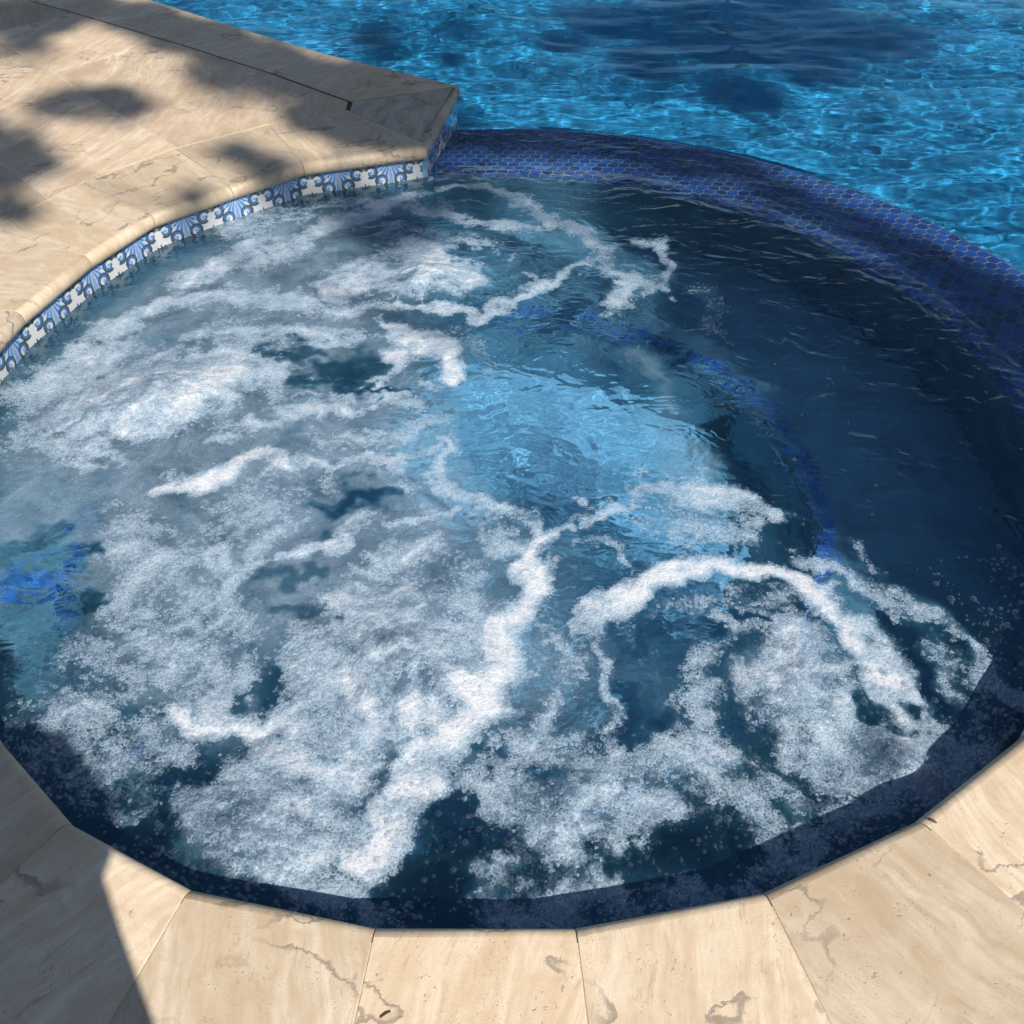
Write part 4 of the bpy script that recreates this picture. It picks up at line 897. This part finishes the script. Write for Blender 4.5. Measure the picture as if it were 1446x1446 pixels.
V = [q(0, 0, .86), q(0, .01, 1.0), q(0, 0, 1.15), q(0, -.01, 1.30), q(0, 0, 1.40), q(0, .015, 1.46), q(0, .03, 1.50), q(0, .035, 1.56),
     q(-.09, 0, .80), q(-.10, .02, .44), q(-.11, -.02, .08), q(-.115, .10, .03),
     q(.09, 0, .80), q(.10, .02, .44), q(.11, -.02, .08), q(.115, .10, .03),
     q(-.16, 0, 1.34), q(-.21, -.01, 1.06), q(-.22, .05, .84), q(-.22, .07, .77),
     q(.15, 0, 1.34), q(.175, -.01, 1.06), q(.17, .03, .84), q(.165, .04, .77)]
E_ = [(0, 1), (1, 2), (2, 3), (3, 4), (4, 5), (5, 6), (6, 7), (0, 8), (8, 9), (9, 10), (10, 11), (0, 12), (12, 13), (13, 14), (14, 15), (3, 16), (16, 17), (17, 18), (18, 19), (3, 20), (20, 21), (21, 22), (22, 23)]
Rr = [.13, .12, .125, .12, .06, .055, .085, .075, .085, .055, .035, .035, .085, .055, .035, .035, .06, .042, .028, .03, .06, .042, .028, .03]
skin('body', V, E_, Rr, M_skin, per)
for sx, (wx_, wy_, wz_) in ((1, V[19]), (-1, V[23])):
    for k in range(4):
        L_ = [.072, .08, .075, .06][k]; yf = wy_+.03-.02*k
        skin('finger', [(wx_, wy_+.015-.01*k, wz_), (wx_, yf, wz_-.045), (wx_+sx*.006, yf-.002, wz_-.045-L_*.5), (wx_+sx*.018, yf-.006, wz_-.045-L_*.85)], [(0, 1), (1, 2), (2, 3)], [.010, .0095, .009, .007], M_skin, per, sub=1)
    skin('thumb', [(wx_, wy_, wz_), (wx_+sx*.01, wy_+.035, wz_-.02), (wx_+sx*.016, wy_+.05, wz_-.055)], [(0, 1), (1, 2)], [.012, .011, .008], M_skin, per, sub=1)
skin('shirt', [q(0, 0, .90), q(0, .01, 1.02), q(0, 0, 1.17), q(0, -.01, 1.31), q(0, 0, 1.39), q(-.17, 0, 1.34), q(-.20, 0, 1.18), q(.15, 0, 1.34), q(.19, 0, 1.18)],
     [(0, 1), (1, 2), (2, 3), (3, 4), (3, 5), (5, 6), (3, 7), (7, 8)], [.165, .155, .16, .145, .075, .075, .062, .075, .062], M_shirt, per)
skin('shorts', [q(0, 0, .90), q(0, 0, .82), q(-.095, 0, .74), q(-.10, .01, .50), q(.095, 0, .74), q(.10, .01, .50)], [(0, 1), (1, 2), (2, 3), (1, 4), (4, 5)], [.15, .14, .10, .085, .10, .085], M_short, per)
skin('hair', [q(0, .01, 1.60), q(0, -.015, 1.56), q(0, -.04, 1.50)], [(0, 1), (1, 2)], [.07, .085, .06], M_hair, per)
skin('nose', [q(0, .105, 1.53), q(0, .135, 1.515)], [(0, 1)], [.010, .012], M_skin, per, sub=1)
for sx in (-1, 1): skin('ear', [q(sx*.085, .03, 1.545), q(sx*.093, .025, 1.515)], [(0, 1)], [.012, .010], M_skin, per, sub=1)

per.scale = (1.08, 1.08, 1.13)


# ---------------------------------------------------------------- light
w = bpy.data.worlds.new('World'); sc.world = w; w.use_nodes = True
wt = w.node_tree; bg = wt.nodes['Background']; sky = wt.nodes.new('ShaderNodeTexSky')
sky.sky_type = 'NISHITA'; sky.sun_disc = False; sky.sun_elevation = SUN_EL; sky.sun_rotation = math.atan2(SUN_H.x, SUN_H.y); sky.air_density = 1.0; sky.dust_density = .6; sky.ozone_density = 1.0
wt.links.new(sky.outputs[0], bg.inputs[0]); bg.inputs[1].default_value = .066
sl = bpy.data.lights.new('sun', 'SUN'); sl.energy = 4.9; sl.angle = R(.53); sl.color = (1, .93, .83)
so = link(bpy.data.objects.new('sun', sl)); so.rotation_euler = Vector(SUN).to_track_quat('Z', 'Y').to_euler(); so.location = SUN*20

sl.cycles.is_caustics_light = True
for o in bpy.data.objects:
    if o.type != 'MESH': continue
    if o.name.startswith(('spa_water', 'pool_water')): o.cycles.is_caustics_caster = True
    elif o.parent in (tub, pool) and not o.name.startswith(('coping', 'grout')): o.cycles.is_caustics_receiver = True

# ---------------------------------------------------------------- camera
cam = bpy.data.cameras.new('camera'); co = link(bpy.data.objects.new('camera', cam))
Fw = Vector((0, math.cos(.7956), -math.sin(.7956))); Rt = Vector((1, 0, 0)); Up = Rt.cross(Fw); ro = .0074
R2 = Rt*math.cos(ro)+Up*math.sin(ro); U2 = -Rt*math.sin(ro)+Up*math.cos(ro)
Mx = Matrix((R2, U2, -Fw)).transposed().to_4x4(); Mx.translation = Vector((.0241, -1.9136, 1.4525)); co.matrix_world = Mx
cam.sensor_width = 36; cam.sensor_fit = 'HORIZONTAL'; cam.lens = 36*1298.6/1446; cam.clip_end = 500; cam.clip_start = .02
sc.camera = co
